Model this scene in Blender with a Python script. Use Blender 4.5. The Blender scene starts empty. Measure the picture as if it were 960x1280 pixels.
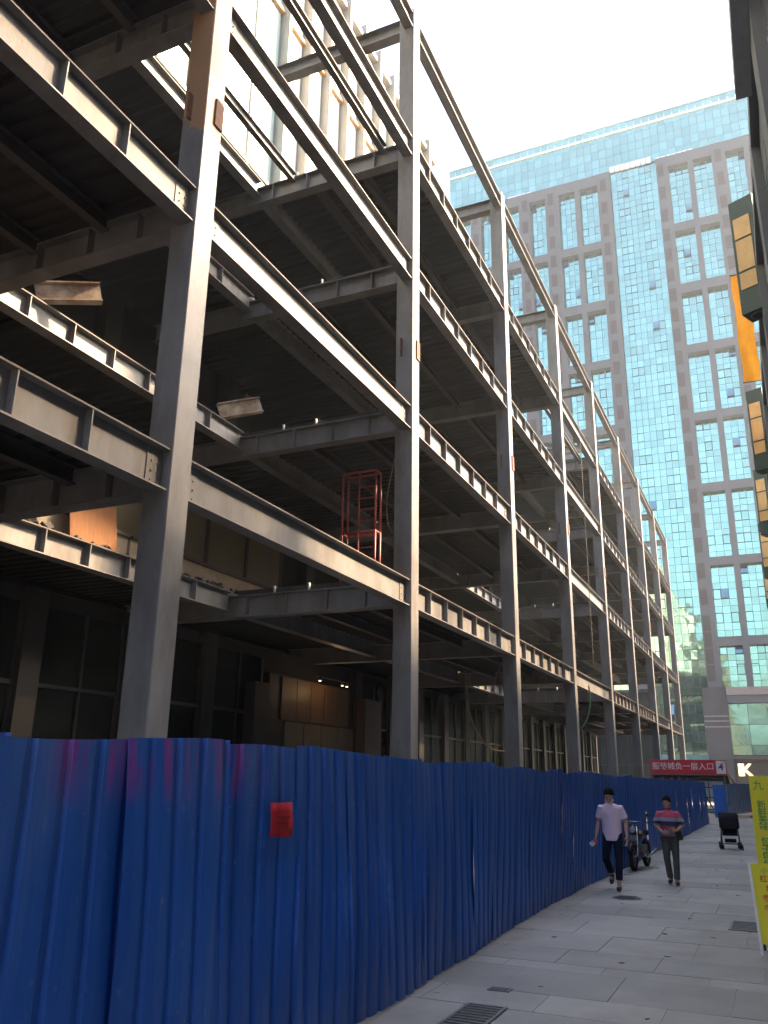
import bpy, bmesh, math, random
from mathutils import Vector, Matrix, Euler
random.seed(7)
C = bpy.context.scene
rad = math.radians

# ------------------------------------------------------------------ camera
cam_d = bpy.data.cameras.new("camera")
cam = bpy.data.objects.new("camera", cam_d)
C.collection.objects.link(cam)
C.camera = cam
cam_d.sensor_fit = 'VERTICAL'
cam_d.sensor_height = 36.0
cam_d.lens = 1044.77 / 1280 * 36.0
cam_d.clip_start = 0.05
cam_d.clip_end = 3000
_yaw, _pit, _rol = rad(24.6306), rad(17.5137), rad(0.87582)
_f = Vector((-math.sin(_yaw) * math.cos(_pit), math.cos(_yaw) * math.cos(_pit), math.sin(_pit)))
_r = Vector((math.cos(_yaw), math.sin(_yaw), 0))
_u = _r.cross(_f)
_r2 = _r * math.cos(_rol) + _u * math.sin(_rol)
_u2 = _u * math.cos(_rol) - _r * math.sin(_rol)
cam.matrix_world = Matrix(((_r2.x, _u2.x, -_f.x, 0), (_r2.y, _u2.y, -_f.y, 0), (_r2.z, _u2.z, -_f.z, 1.62), (0, 0, 0, 1)))

# ------------------------------------------------------------------ sky, sun, exposure
SUN_EL, SUN_AZ = rad(40), rad(48)          # azimuth from +Y (the street) towards +X
W = bpy.data.worlds.new("World")
C.world = W
W.use_nodes = True
nt = W.node_tree
sky = nt.nodes.new('ShaderNodeTexSky')
sky.sky_type = 'NISHITA'
sky.sun_disc = False
sky.sun_elevation = SUN_EL
sky.sun_rotation = SUN_AZ
sky.dust_density = 6.0
sky.air_density = 1.0
sky.ozone_density = 1.0
nt.links.new(sky.outputs[0], nt.nodes['Background'].inputs['Color'])
nt.nodes['Background'].inputs['Strength'].default_value = 0.15
sun_d = bpy.data.lights.new("sun", 'SUN')
sun_d.energy = 4.8
sun_d.angle = rad(4)
sun_d.color = (1.0, 0.70, 0.42)
sun = bpy.data.objects.new("sun", sun_d)
C.collection.objects.link(sun)
_sd = Vector((math.sin(SUN_AZ) * math.cos(SUN_EL), math.cos(SUN_AZ) * math.cos(SUN_EL), math.sin(SUN_EL)))
sun.rotation_euler = _sd.to_track_quat('Z', 'Y').to_euler()
sun.location = (60, 90, 90)
C.view_settings.view_transform = 'Standard'
C.view_settings.look = 'None'
C.view_settings.exposure = 2.42
C.view_settings.gamma = 1.0
C.cycles.max_bounces = 6
C.cycles.diffuse_bounces = 3
C.cycles.glossy_bounces = 3

# ------------------------------------------------------------------ materials
def _new(name):
    m = bpy.data.materials.new(name)
    m.use_nodes = True
    return m, m.node_tree, m.node_tree.nodes['Principled BSDF']

def mat(name, col, rough=0.6, metal=0.0, spec=0.5, var=0.15, scale=3.0, bump=0.0, bscale=40.0, stretch=(1, 1, 1),
        col2=None, mix_lo=0.45, mix_hi=0.62, rvar=0.1, emit=None, estr=0.0, coat=0.0, world=False, tint=0.0, spots=None):
    m, t, b = _new(name)
    N, L = t.nodes, t.links
    tc = N.new('ShaderNodeTexCoord')
    mp = N.new('ShaderNodeMapping')
    mp.inputs['Scale'].default_value = stretch
    src_ = N.new('ShaderNodeNewGeometry').outputs['Position'] if world else tc.outputs['Object']
    L.new(src_, mp.inputs['Vector'])
    n1 = N.new('ShaderNodeTexNoise')
    n1.inputs['Scale'].default_value = scale
    n1.inputs['Detail'].default_value = 6
    n1.inputs['Roughness'].default_value = 0.62
    L.new(mp.outputs[0], n1.inputs['Vector'])
    r = N.new('ShaderNodeValToRGB')
    e = r.color_ramp.elements
    e[0].position, e[1].position = 0.28, 0.72
    lo = [max(0, c * (1 - var)) for c in col]
    hi = [min(1, c * (1 + var)) for c in col]
    e[0].color = (*lo, 1)
    e[1].color = (*hi, 1)
    L.new(n1.outputs['Fac'], r.inputs[0])
    out = r.outputs[0]
    if col2 is not None:
        n2 = N.new('ShaderNodeTexNoise')
        n2.inputs['Scale'].default_value = scale * 0.55
        n2.inputs['Detail'].default_value = 8
        n2.inputs['Roughness'].default_value = 0.7
        mp2 = N.new('ShaderNodeMapping')
        mp2.inputs['Scale'].default_value = stretch
        mp2.inputs['Location'].default_value = (3.1, 7.7, 1.3)
        L.new(src_, mp2.inputs['Vector'])
        L.new(mp2.outputs[0], n2.inputs['Vector'])
        mr = N.new('ShaderNodeMapRange')
        mr.inputs['From Min'].default_value = mix_lo
        mr.inputs['From Max'].default_value = mix_hi
        L.new(n2.outputs['Fac'], mr.inputs['Value'])
        mx = N.new('ShaderNodeMix')
        mx.data_type = 'RGBA'
        L.new(mr.outputs[0], mx.inputs['Factor'])
        L.new(out, mx.inputs['A'])
        mx.inputs['B'].default_value = (*col2, 1)
        out = mx.outputs['Result']
    if tint:                                          # every piece a little lighter or darker than its neighbours
        oi = N.new('ShaderNodeObjectInfo')
        hv = N.new('ShaderNodeHueSaturation')
        mr3 = N.new('ShaderNodeMapRange')
        mr3.inputs['To Min'].default_value = 1 - tint
        mr3.inputs['To Max'].default_value = 1 + tint
        L.new(oi.outputs['Random'], mr3.inputs['Value'])
        L.new(mr3.outputs[0], hv.inputs['Value'])
        L.new(out, hv.inputs['Color'])
        out = hv.outputs[0]
    if spots:                                         # trodden gum and drip spots
        vo = N.new('ShaderNodeTexVoronoi')
        vo.inputs['Scale'].default_value = spots
        L.new(src_, vo.inputs['Vector'])
        mr4 = N.new('ShaderNodeMapRange')
        mr4.inputs['From Min'].default_value = 0.045
        mr4.inputs['From Max'].default_value = 0.075
        mr4.inputs['To Min'].default_value = 0.55
        mr4.inputs['To Max'].default_value = 0.0
        L.new(vo.outputs['Distance'], mr4.inputs['Value'])
        mx4 = N.new('ShaderNodeMix')
        mx4.data_type = 'RGBA'
        L.new(mr4.outputs[0], mx4.inputs['Factor'])
        L.new(out, mx4.inputs['A'])
        mx4.inputs['B'].default_value = (0.18, 0.18, 0.18, 1)
        out = mx4.outputs['Result']
    L.new(out, b.inputs['Base Color'])
    b.inputs['Roughness'].default_value = rough
    if rvar:
        mr2 = N.new('ShaderNodeMapRange')
        mr2.inputs['To Min'].default_value = max(0.02, rough - rvar)
        mr2.inputs['To Max'].default_value = min(1, rough + rvar)
        L.new(n1.outputs['Fac'], mr2.inputs['Value'])
        L.new(mr2.outputs[0], b.inputs['Roughness'])
    b.inputs['Metallic'].default_value = metal
    b.inputs['Specular IOR Level'].default_value = spec
    if coat:
        b.inputs['Coat Weight'].default_value = coat
        b.inputs['Coat Roughness'].default_value = 0.1
    if bump:
        n3 = N.new('ShaderNodeTexNoise')
        n3.inputs['Scale'].default_value = bscale
        n3.inputs['Detail'].default_value = 4
        L.new(mp.outputs[0], n3.inputs['Vector'])
        bp = N.new('ShaderNodeBump')
        bp.inputs['Strength'].default_value = bump
        bp.inputs['Distance'].default_value = 0.02
        L.new(n3.outputs['Fac'], bp.inputs['Height'])
        L.new(bp.outputs[0], b.inputs['Normal'])
    if emit:
        b.inputs['Emission Color'].default_value = (*emit, 1)
        b.inputs['Emission Strength'].default_value = estr
    return m

M = {}
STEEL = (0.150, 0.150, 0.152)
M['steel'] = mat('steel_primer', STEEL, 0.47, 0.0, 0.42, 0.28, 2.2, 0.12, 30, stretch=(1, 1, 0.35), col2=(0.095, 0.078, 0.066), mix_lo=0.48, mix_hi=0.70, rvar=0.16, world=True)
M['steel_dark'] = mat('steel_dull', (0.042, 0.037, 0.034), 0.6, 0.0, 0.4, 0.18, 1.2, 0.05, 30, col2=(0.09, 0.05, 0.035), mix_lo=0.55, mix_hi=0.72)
M['cream_steel'] = mat('old_cream_steel', (0.40, 0.33, 0.25), 0.6, 0, 0.4, 0.25, 4, 0.1, 30, col2=(0.2, 0.13, 0.09))
M['rust'] = mat('rusty_plate', (0.15, 0.065, 0.035), 0.8, 0, 0.3, 0.3, 9, 0.2, 60, col2=(0.08, 0.045, 0.035))
M['flange'] = mat('flange_red_oxide', (0.085, 0.050, 0.042), 0.6, 0, 0.4, 0.2, 2.5, col2=(0.09, 0.08, 0.075), mix_lo=0.42, mix_hi=0.56)
M['rebar'] = mat('pale_stud', (0.5, 0.5, 0.48), 0.5)
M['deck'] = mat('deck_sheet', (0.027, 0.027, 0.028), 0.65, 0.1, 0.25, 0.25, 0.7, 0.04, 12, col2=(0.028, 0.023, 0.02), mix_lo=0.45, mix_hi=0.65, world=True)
M['concrete'] = mat('site_concrete', (0.06, 0.056, 0.053), 0.85, 0, 0.3, 0.2, 1.0, 0.25, 25)
M['slab'] = mat('granite_light', (0.315, 0.309, 0.302), 0.62, 0, 0.4, 0.16, 1.1, 0.10, 90, col2=(0.225, 0.218, 0.21), mix_lo=0.46, mix_hi=0.66, world=True, tint=0.07, spots=2.6)
M['slab2'] = mat('granite_dark', (0.262, 0.258, 0.256), 0.6, 0, 0.4, 0.16, 1.1, 0.10, 90, col2=(0.20, 0.195, 0.19), mix_lo=0.46, mix_hi=0.66, world=True, tint=0.07, spots=2.6)
M['bed'] = mat('mortar_bed', (0.40, 0.39, 0.38), 0.9, 0, 0.3, 0.25, 5, 0.3, 60)
M['ground'] = mat('site_ground', (0.24, 0.21, 0.18), 0.95, 0, 0.2, 0.25, 0.35, 0.4, 8)
M['iron'] = mat('cast_iron', (0.07, 0.07, 0.072), 0.6, 0.3, 0.5, 0.3, 20, 0.2, 90)
M['iron_pale'] = mat('worn_iron', (0.16, 0.16, 0.16), 0.5, 0.4, 0.5, 0.3, 20, 0.2, 90)
M['black'] = mat('black_paint', (0.016, 0.016, 0.019), 0.4, 0, 0.5, 0.3, 8)
M['rubber'] = mat('rubber', (0.018, 0.018, 0.018), 0.85, 0, 0.3, 0.3, 20)
M['chrome'] = mat('chrome', (0.6, 0.6, 0.6), 0.2, 1.0)
M['fabric_black'] = mat('black_canvas', (0.018, 0.018, 0.024), 0.9, 0, 0.2, 0.4, 30, 0.4, 120)
M['grey_plastic'] = mat('grey_plastic', (0.23, 0.23, 0.24), 0.5)
M['seat_blue'] = mat('blue_rack_paint', (0.12, 0.22, 0.40), 0.4)
M['lamp_lens'] = mat('lamp_lens', (0.55, 0.55, 0.55), 0.15)
M['red_paper'] = mat('red_paper', (0.62, 0.030, 0.045), 0.8, 0, 0.3, 0.12, 14, 0.3, 30)
M['red_ink'] = mat('dark_print', (0.30, 0.02, 0.02), 0.8)
M['red_paint'] = mat('red_scaffold_paint', (0.33, 0.05, 0.05), 0.5, 0, 0.5, 0.25, 8, col2=(0.2, 0.09, 0.06), mix_lo=0.58, mix_hi=0.7)
M['board_ply'] = mat('plywood', (0.14, 0.055, 0.016), 0.75, 0, 0.3, 0.25, 2, 0.1, 30, stretch=(1, 6, 1))
M['cream'] = mat('cream_plaster', (0.56, 0.44, 0.31), 0.85, 0, 0.3, 0.15, 2, 0.1, 30)
M['olive'] = mat('olive_panel', (0.12, 0.095, 0.05), 0.5, 0, 0.5, 0.2, 0.8)
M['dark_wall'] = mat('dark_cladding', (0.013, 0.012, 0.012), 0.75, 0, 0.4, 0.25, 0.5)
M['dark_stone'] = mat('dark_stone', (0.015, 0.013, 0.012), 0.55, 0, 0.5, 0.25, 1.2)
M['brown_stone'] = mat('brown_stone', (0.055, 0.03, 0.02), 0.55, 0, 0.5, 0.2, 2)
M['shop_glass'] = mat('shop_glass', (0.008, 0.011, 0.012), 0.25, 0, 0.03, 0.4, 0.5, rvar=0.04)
M['wood'] = mat('wood_panel', (0.10, 0.055, 0.024), 0.5, 0, 0.4, 0.25, 3, 0.05, 40, stretch=(1, 1, 0.2))
M['warm_lamp'] = mat('warm_lamp', (0.9, 0.7, 0.4), 0.5, emit=(1.0, 0.62, 0.28), estr=3.0)
M['pale_panel'] = mat('pale_facade_panel', (0.62, 0.62, 0.56), 0.35, 0, 0.6, 0.06, 0.25)
M['pale_glass'] = mat('pale_tinted_glass', (0.40, 0.52, 0.50), 0.12, 0.35, 0.6, 0.06, 0.25, rvar=0.05)
M['fin'] = mat('bronze_fin', (0.33, 0.32, 0.285), 0.5, 0.2, 0.5, 0.1, 1)
M['orange_bar'] = mat('orange_bar', (0.55, 0.33, 0.14), 0.5)
M['tower_stone'] = mat('tower_stone', (0.098, 0.103, 0.112), 0.75, 0, 0.4, 0.10, 0.35, 0.05, 8)
M['base_stone'] = mat('base_stone', (0.07, 0.065, 0.067), 0.7, 0, 0.4, 0.15, 0.6)
M['tower_dark'] = mat('tower_backing', (0.10, 0.17, 0.18), 0.6, 0, 0.4, 0.1, 1)
M['mullion'] = mat('mullion_metal', (0.10, 0.17, 0.18), 0.4, 0.3)
M['vent_dark'] = mat('vent_louvre', (0.055, 0.045, 0.045), 0.7)
M['sash_frame'] = mat('sash_frame', (0.07, 0.12, 0.13), 0.5)
M['tower_white'] = mat('white_coping', (0.80, 0.80, 0.78), 0.4)
M['ledge_stone'] = mat('ledge_stone', (0.20, 0.18, 0.165), 0.7)
M['grey_wall'] = mat('grey_render', (0.14, 0.155, 0.162), 0.85, 0, 0.3, 0.15, 0.8, 0.15, 30)
M['grey_wall2'] = mat('grey_pilaster', (0.17, 0.19, 0.20), 0.8, 0, 0.3, 0.15, 0.8, 0.15, 30)
M['cool_metal'] = mat('cool_grey_metal', (0.30, 0.335, 0.36), 0.6)
M['win_dark'] = mat('dark_window', (0.03, 0.045, 0.06), 0.15, 0, 0.6)
M['sign_green'] = mat('sign_green', (0.030, 0.065, 0.060), 0.5, 0, 0.5, 0.15, 3)
M['sign_tan'] = mat('sign_tan_panel', (0.66, 0.44, 0.19), 0.6, 0, 0.4, 0.14, 4, 0.05, 30)
M['sign_line'] = mat('sign_divider', (0.05, 0.03, 0.02), 0.6)
M['orange_cloth'] = mat('orange_cloth', (0.90, 0.36, 0.03), 0.8, 0, 0.2, 0.18, 1.6, 0.5, 3)
M['yellow_print'] = mat('yellow_print', (0.72, 0.66, 0.035), 0.6, 0, 0.4, 0.08, 3)
M['ink_green'] = mat('ink_green', (0.05, 0.24, 0.06), 0.6)
M['ink_red'] = mat('ink_red', (0.62, 0.05, 0.02), 0.6)
M['white_paint'] = mat('white_paint', (0.75, 0.75, 0.76), 0.5)
M['sign_red'] = mat('sign_red', (0.56, 0.030, 0.045), 0.55, 0, 0.4, 0.10, 2)
M['sign_white'] = mat('sign_white', (0.80, 0.72, 0.76), 0.5)
M['ink_purple'] = mat('ink_purple', (0.22, 0.07, 0.16), 0.5)
M['brass'] = mat('gold_letters', (0.85, 0.55, 0.2), 0.3, 0.6, emit=(1.0, 0.66, 0.28), estr=0.6)
M['canopy_steel'] = mat('canopy_steel', (0.13, 0.10, 0.085), 0.6, 0.2)
M['frosted'] = mat('frosted_panel', (0.55, 0.58, 0.58), 0.5)
M['rope'] = mat('hemp_rope', (0.20, 0.17, 0.13), 0.9)
M['rope_green'] = mat('green_hose', (0.06, 0.16, 0.06), 0.6)
M['skin'] = mat('skin', (0.52, 0.31, 0.21), 0.55, 0, 0.4, 0.08, 8)
M['skin2'] = mat('skin_tanned', (0.43, 0.235, 0.15), 0.5, 0, 0.4, 0.08, 8)
M['hair'] = mat('black_hair', (0.007, 0.006, 0.006), 0.85, 0, 0.15, 0.4, 50, 0.6, 90)
M['shirt_lilac'] = mat('lilac_shirt', (0.80, 0.58, 0.69), 0.85, 0, 0.2, 0.07, 5, 0.5, 14)
M['navy_cloth'] = mat('navy_trousers', (0.012, 0.014, 0.03), 0.85, 0, 0.2, 0.3, 6, 0.4, 18)
M['olive_cloth'] = mat('olive_trousers', (0.075, 0.075, 0.062), 0.9, 0, 0.2, 0.2, 5, 0.5, 16)
M['shoe'] = mat('dark_shoe', (0.03, 0.026, 0.026), 0.6)
M['shoe_sole'] = mat('pale_sole', (0.3, 0.27, 0.25), 0.7)
M['pouch'] = mat('black_leather', (0.02, 0.018, 0.018), 0.5)
M['pack_red'] = mat('red_packet', (0.7, 0.06, 0.09), 0.5)
M['eye'] = mat('dark_eye', (0.02, 0.015, 0.012), 0.3)

def striped():
    m, t, b = _new('striped_polo')
    N, L = t.nodes, t.links
    g = N.new('ShaderNodeTexCoord')
    s = N.new('ShaderNodeSeparateXYZ')
    L.new(g.outputs['Object'], s.inputs[0])
    mr = N.new('ShaderNodeMapRange')
    mr.inputs['From Min'].default_value = 0.86
    mr.inputs['From Max'].default_value = 1.50
    L.new(s.outputs['Z'], mr.inputs['Value'])
    r = N.new('ShaderNodeValToRGB')
    r.color_ramp.interpolation = 'CONSTANT'
    stops = [(0, (0.16, 0.025, 0.06)), (0.10, (0.20, 0.19, 0.22)), (0.27, (0.30, 0.05, 0.12)), (0.42, (0.05, 0.05, 0.085)),
             (0.55, (0.33, 0.33, 0.42)), (0.66, (0.55, 0.10, 0.17)), (0.90, (0.30, 0.05, 0.10))]
    e = r.color_ramp.elements
    e[0].position, e[0].color = 0, (*stops[0][1], 1)
    e[1].position, e[1].color = stops[1][0], (*stops[1][1], 1)
    for p, c in stops[2:]:
        q = e.new(p)
        q.color = (*c, 1)
    L.new(mr.outputs[0], r.inputs[0])
    L.new(r.outputs[0], b.inputs['Base Color'])
    b.inputs['Roughness'].default_value = 0.9
    b.inputs['Specular IOR Level'].default_value = 0.2
    return m
M['polo'] = striped()

def fence_paint():
    m, t, b = _new('blue_fence_paint')
    N, L = t.nodes, t.links
    geo = N.new('ShaderNodeNewGeometry')
    oi = N.new('ShaderNodeObjectInfo')
    def noise(scale, stretch, detail=6, loc=(0, 0, 0)):
        mp = N.new('ShaderNodeMapping')
        mp.inputs['Scale'].default_value = stretch
        mp.inputs['Location'].default_value = loc
        L.new(geo.outputs['Position'], mp.inputs['Vector'])
        n = N.new('ShaderNodeTexNoise')
        n.inputs['Scale'].default_value = scale
        n.inputs['Detail'].default_value = detail
        n.inputs['Roughness'].default_value = 0.65
        L.new(mp.outputs[0], n.inputs['Vector'])
        return n.outputs['Fac']
    def rng(v, a, b_, lo=0.0, hi=1.0):
        mr = N.new('ShaderNodeMapRange')
        mr.inputs['From Min'].default_value = a
        mr.inputs['From Max'].default_value = b_
        mr.inputs['To Min'].default_value = lo
        mr.inputs['To Max'].default_value = hi
        L.new(v, mr.inputs['Value'])
        return mr.outputs[0]
    def mul(a, b_):
        k = N.new('ShaderNodeMath')
        k.operation = 'MULTIPLY'
        L.new(a, k.inputs[0])
        if isinstance(b_, float):
            k.inputs[1].default_value = b_
        else:
            L.new(b_, k.inputs[1])
        return k.outputs[0]
    def mix(f, a, col):
        x = N.new('ShaderNodeMix')
        x.data_type = 'RGBA'
        L.new(f, x.inputs['Factor'])
        if isinstance(a, tuple):
            x.inputs['A'].default_value = (*a, 1)
        else:
            L.new(a, x.inputs['A'])
        x.inputs['B'].default_value = (*col, 1)
        return x.outputs['Result']
    sep = N.new('ShaderNodeSeparateXYZ')
    L.new(geo.outputs['Position'], sep.inputs[0])
    broad = noise(1.3, (1, 1, 0.35))
    streak = noise(9.0, (1, 1, 0.06), 5, (3, 1, 0))
    fine = noise(38.0, (1, 1, 0.25), 4)
    c = mix(rng(broad, 0.35, 0.7), (0.013, 0.102, 0.45), (0.026, 0.148, 0.56))
    c = mix(mul(rng(oi.outputs['Random'], 0, 1), 0.5), c, (0.010, 0.085, 0.38))
    # chalky, dusty run-down from the top edge and faded streaks
    top = rng(sep.outputs['Z'], 1.15, 1.8)
    c = mix(mul(mul(rng(streak, 0.40, 0.72), top), 0.70), c, (0.16, 0.23, 0.46))
    c = mix(mul(rng(streak, 0.55, 0.85), 0.60), c, (0.13, 0.23, 0.52))
    # mud splash along the foot
    foot = rng(sep.outputs['Z'], 0.35, 0.0)
    c = mix(mul(mul(rng(fine, 0.35, 0.7), foot), 0.55), c, (0.12, 0.11, 0.12))
    # pale scuffs
    c = mix(mul(rng(noise(16.0, (1, 1, 0.5), 7, (9, 2, 4)), 0.63, 0.74), 0.42), c, (0.26, 0.33, 0.55))
    # magenta spray runs near the top edge of the nearest panels
    ny = mul(rng(sep.outputs['Y'], 2.7, 3.0), rng(sep.outputs['Y'], 4.75, 4.4))
    pk = mul(mul(ny, rng(noise(5.5, (1, 1, 0.10), 3, (1.2, 0.45, 0)), 0.50, 0.60)), rng(sep.outputs['Z'], 1.45, 1.66))
    c = mix(mul(pk, 0.55), c, (0.50, 0.03, 0.25))
    L.new(c, b.inputs['Base Color'])
    b.inputs['Specular IOR Level'].default_value = 0.35
    L.new(rng(broad, 0.3, 0.7, 0.36, 0.55), b.inputs['Roughness'])
    bp = N.new('ShaderNodeBump')
    bp.inputs['Strength'].default_value = 0.25
    bp.inputs['Distance'].default_value = 0.03
    L.new(noise(4.5, (1, 1, 0.5), 3, (5, 5, 5)), bp.inputs['Height'])
    L.new(bp.outputs[0], b.inputs['Normal'])
    return m
M['fence'] = fence_paint()

def tower_glass(name, tint, rough=0.05):
    m, t, b = _new(name)
    N, L = t.nodes, t.links
    at = N.new('ShaderNodeNewGeometry')
    r = N.new('ShaderNodeValToRGB')
    e = r.color_ramp.elements
    e[0].color = (*[c * 0.80 for c in tint], 1)
    e[1].color = (*[min(1, c * 1.10) for c in tint], 1)
    L.new(at.outputs['Random Per Island'], r.inputs[0])
    L.new(r.outputs[0], b.inputs['Base Color'])
    b.inputs['Metallic'].default_value = 0.9
    b.inputs['Roughness'].default_value = rough
    n = N.new('ShaderNodeTexNoise')
    n.inputs['Scale'].default_value = 0.5
    n.inputs['Detail'].default_value = 2
    tc = N.new('ShaderNodeTexCoord')
    L.new(tc.outputs['Object'], n.inputs['Vector'])
    bp = N.new('ShaderNodeBump')
    bp.inputs['Strength'].default_value = 0.06
    bp.inputs['Distance'].default_value = 0.3
    L.new(n.outputs['Fac'], bp.inputs['Height'])
    L.new(bp.outputs[0], b.inputs['Normal'])
    return m
M['glass'] = tower_glass('turquoise_glass', (0.32, 0.545, 0.445))
M['glass_open'] = tower_glass('opened_sash_glass', (0.20, 0.32, 0.36))

def poster():
    m, t, b = _new('hoarding_print')
    N, L = t.nodes, t.links
    tc = N.new('ShaderNodeTexCoord')
    n = N.new('ShaderNodeTexNoise')
    n.inputs['Scale'].default_value = 2.3
    n.inputs['Detail'].default_value = 2
    L.new(tc.outputs['Object'], n.inputs['Vector'])
    r = N.new('ShaderNodeValToRGB')
    e = r.color_ramp.elements
    e[0].position, e[0].color = 0.36, (0.08, 0.20, 0.48, 1)
    e[1].position, e[1].color = 0.48, (0.22, 0.40, 0.62, 1)
    for p, c in ((0.55, (0.12, 0.45, 0.50, 1)), (0.62, (0.55, 0.06, 0.22, 1)), (0.70, (0.45, 0.35, 0.45, 1))):
        q = e.new(p)
        q.color = c
    L.new(n.outputs['Fac'], r.inputs[0])
    L.new(r.outputs[0], b.inputs['Base Color'])
    b.inputs['Roughness'].default_value = 0.5
    return m
M['poster'] = poster()

# ------------------------------------------------------------------ object helpers
COL = C.collection
def link(o, parent=None):
    COL.objects.link(o)
    if parent is not None:
        o.parent = parent
    return o

def tag(o, label=None, cat=None, group=None, kind=None):
    if label: o['label'] = label
    if cat: o['category'] = cat
    if group: o['group'] = group
    if kind: o['kind'] = kind
    return o

def thing(name, label, cat, loc=(0, 0, 0), rotz=0.0, group=None):
    o = bpy.data.objects.new(name, None)
    o.empty_display_size = 0.3
    link(o)
    o.location = loc
    o.rotation_euler = (0, 0, rotz)
    return tag(o, label, cat, group)

class MB:
    def __init__(s):
        s.v, s.f, s.m, s.sm = [], [], [], []
    def face(s, idx, mi=0, smooth=False):
        s.f.append(tuple(idx)); s.m.append(mi); s.sm.append(smooth)
    def quad(s, a, b, c, d, mi=0):
        n = len(s.v)
        s.v += [tuple(a), tuple(b), tuple(c), tuple(d)]
        s.face((n, n + 1, n + 2, n + 3), mi)
    def box(s, x0, x1, y0, y1, z0, z1, mi=0, mtx=None):
        n = len(s.v)
        p = [(x0, y0, z0), (x1, y0, z0), (x1, y1, z0), (x0, y1, z0), (x0, y0, z1), (x1, y0, z1), (x1, y1, z1), (x0, y1, z1)]
        if mtx is not None:
            p = [tuple(mtx @ Vector(q)) for q in p]
        s.v += p
        for q in ((0, 3, 2, 1), (4, 5, 6, 7), (0, 1, 5, 4), (1, 2, 6, 5), (2, 3, 7, 6), (3, 0, 4, 7)):
            s.face([n + k for k in q], mi)
        return s
    def extrude(s, prof, axis, a, b, mi=0, mfun=None):
        """prof: list of 2-D points (counter-clockwise); axis 'y' -> (x,z) profile, 'z' -> (x,y), 'x' -> (y,z)"""
        n, k = len(s.v), len(prof)
        for t in (a, b):
            for (p, q) in prof:
                s.v.append({'y': (p, t, q), 'z': (p, q, t), 'x': (t, p, q)}[axis])
        for i in range(k):
            j = (i + 1) % k
            s.face((n + i, n + j, n + k + j, n + k + i), mfun(i) if mfun else mi)
        s.face([n + i for i in range(k)][::-1], mi)
        s.face([n + k + i for i in range(k)], mi)
        return s
    def tube(s, pts, r, n=8, mi=0, smooth=True, cap=True):
        pts = [Vector(p) for p in pts]
        rr = r if isinstance(r, (list, tuple)) else [r] * len(pts)
        base = len(s.v)
        t0 = (pts[1] - pts[0]).normalized()
        ref = Vector((0, 0, 1)) if abs(t0.z) < 0.9 else Vector((1, 0, 0))
        u = t0.cross(ref).normalized()
        for i, p in enumerate(pts):
            t = ((pts[min(i + 1, len(pts) - 1)] - pts[max(i - 1, 0)])).normalized()
            u = (u - t * u.dot(t)).normalized()
            w = t.cross(u)
            for k in range(n):
                a = 2 * math.pi * k / n
                q = p + (u * math.cos(a) + w * math.sin(a)) * rr[i]
                s.v.append(tuple(q))
        for i in range(len(pts) - 1):
            for k in range(n):
                a, b = base + i * n + k, base + i * n + (k + 1) % n
                s.face((a, b, b + n, a + n), mi, smooth)
        if cap:
            s.face([base + k for k in range(n)][::-1], mi)
            s.face([base + (len(pts) - 1) * n + k for k in range(n)], mi)
        return s
    def loft(s, rings, n=20, mi=0, p=2.0):
        """rings: (centre, rx, ry[, tilt about x]) with ellipse in the xy plane"""
        base = len(s.v)
        for R in rings:
            c, rx, ry = R[0], R[1], R[2]
            tl = R[3] if len(R) > 3 else 0.0
            for k in range(n):
                a = 2 * math.pi * k / n
                ca, sa = math.cos(a), math.sin(a)
                x = rx * math.copysign(abs(ca) ** (2 / p), ca)
                y = ry * math.copysign(abs(sa) ** (2 / p), sa)
                s.v.append((c[0] + x, c[1] + y * math.cos(tl), c[2] + y * math.sin(tl)))
        for i in range(len(rings) - 1):
            for k in range(n):
                a, b = base + i * n + k, base + i * n + (k + 1) % n
                s.face((a, b, b + n, a + n), mi, True)
        s.face([base + k for k in range(n)][::-1], mi)
        s.face([base + (len(rings) - 1) * n + k for k in range(n)], mi)
        return s
    def ball(s, c, r, seg=14, rings=9, mi=0, mtx=None):
        r = r if isinstance(r, (tuple, list)) else (r, r, r)
        c = Vector(c)
        base = len(s.v)
        T = (lambda q: mtx @ q) if mtx is not None else (lambda q: q)
        for i in range(1, rings):
            ph = math.pi * i / rings
            for k in range(seg):
                a = 2 * math.pi * k / seg
                s.v.append(tuple(c + T(Vector((r[0] * math.sin(ph) * math.cos(a), r[1] * math.sin(ph) * math.sin(a), r[2] * math.cos(ph))))))
        top = len(s.v); s.v.append(tuple(c + T(Vector((0, 0, r[2])))))
        bot = len(s.v); s.v.append(tuple(c + T(Vector((0, 0, -r[2])))))
        for i in range(rings - 2):
            for k in range(seg):
                a, b = base + i * seg + k, base + i * seg + (k + 1) % seg
                s.face((a, a + seg, b + seg, b), mi, True)
        for k in range(seg):
            s.face((top, base + k, base + (k + 1) % seg), mi, True)
            l = base + (rings - 2) * seg
            s.face((bot, l + (k + 1) % seg, l + k), mi, True)
        return s
    def torus(s, c, R, r, axis='x', n=24, k=8, mi=0):
        c = Vector(c)
        pts = []
        for i in range(n):
            a = 2 * math.pi * i / n
            d = {'x': Vector((0, math.cos(a), math.sin(a))), 'z': Vector((math.cos(a), math.sin(a), 0)), 'y': Vector((math.cos(a), 0, math.sin(a)))}[axis]
            ax = {'x': Vector((1, 0, 0)), 'z': Vector((0, 0, 1)), 'y': Vector((0, 1, 0))}[axis]
            pts.append((c + d * R, d, ax))
        base = len(s.v)
        for (p, d, ax) in pts:
            for j in range(k):
                b = 2 * math.pi * j / k
                s.v.append(tuple(p + d * math.cos(b) * r + ax * math.sin(b) * r))
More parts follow.
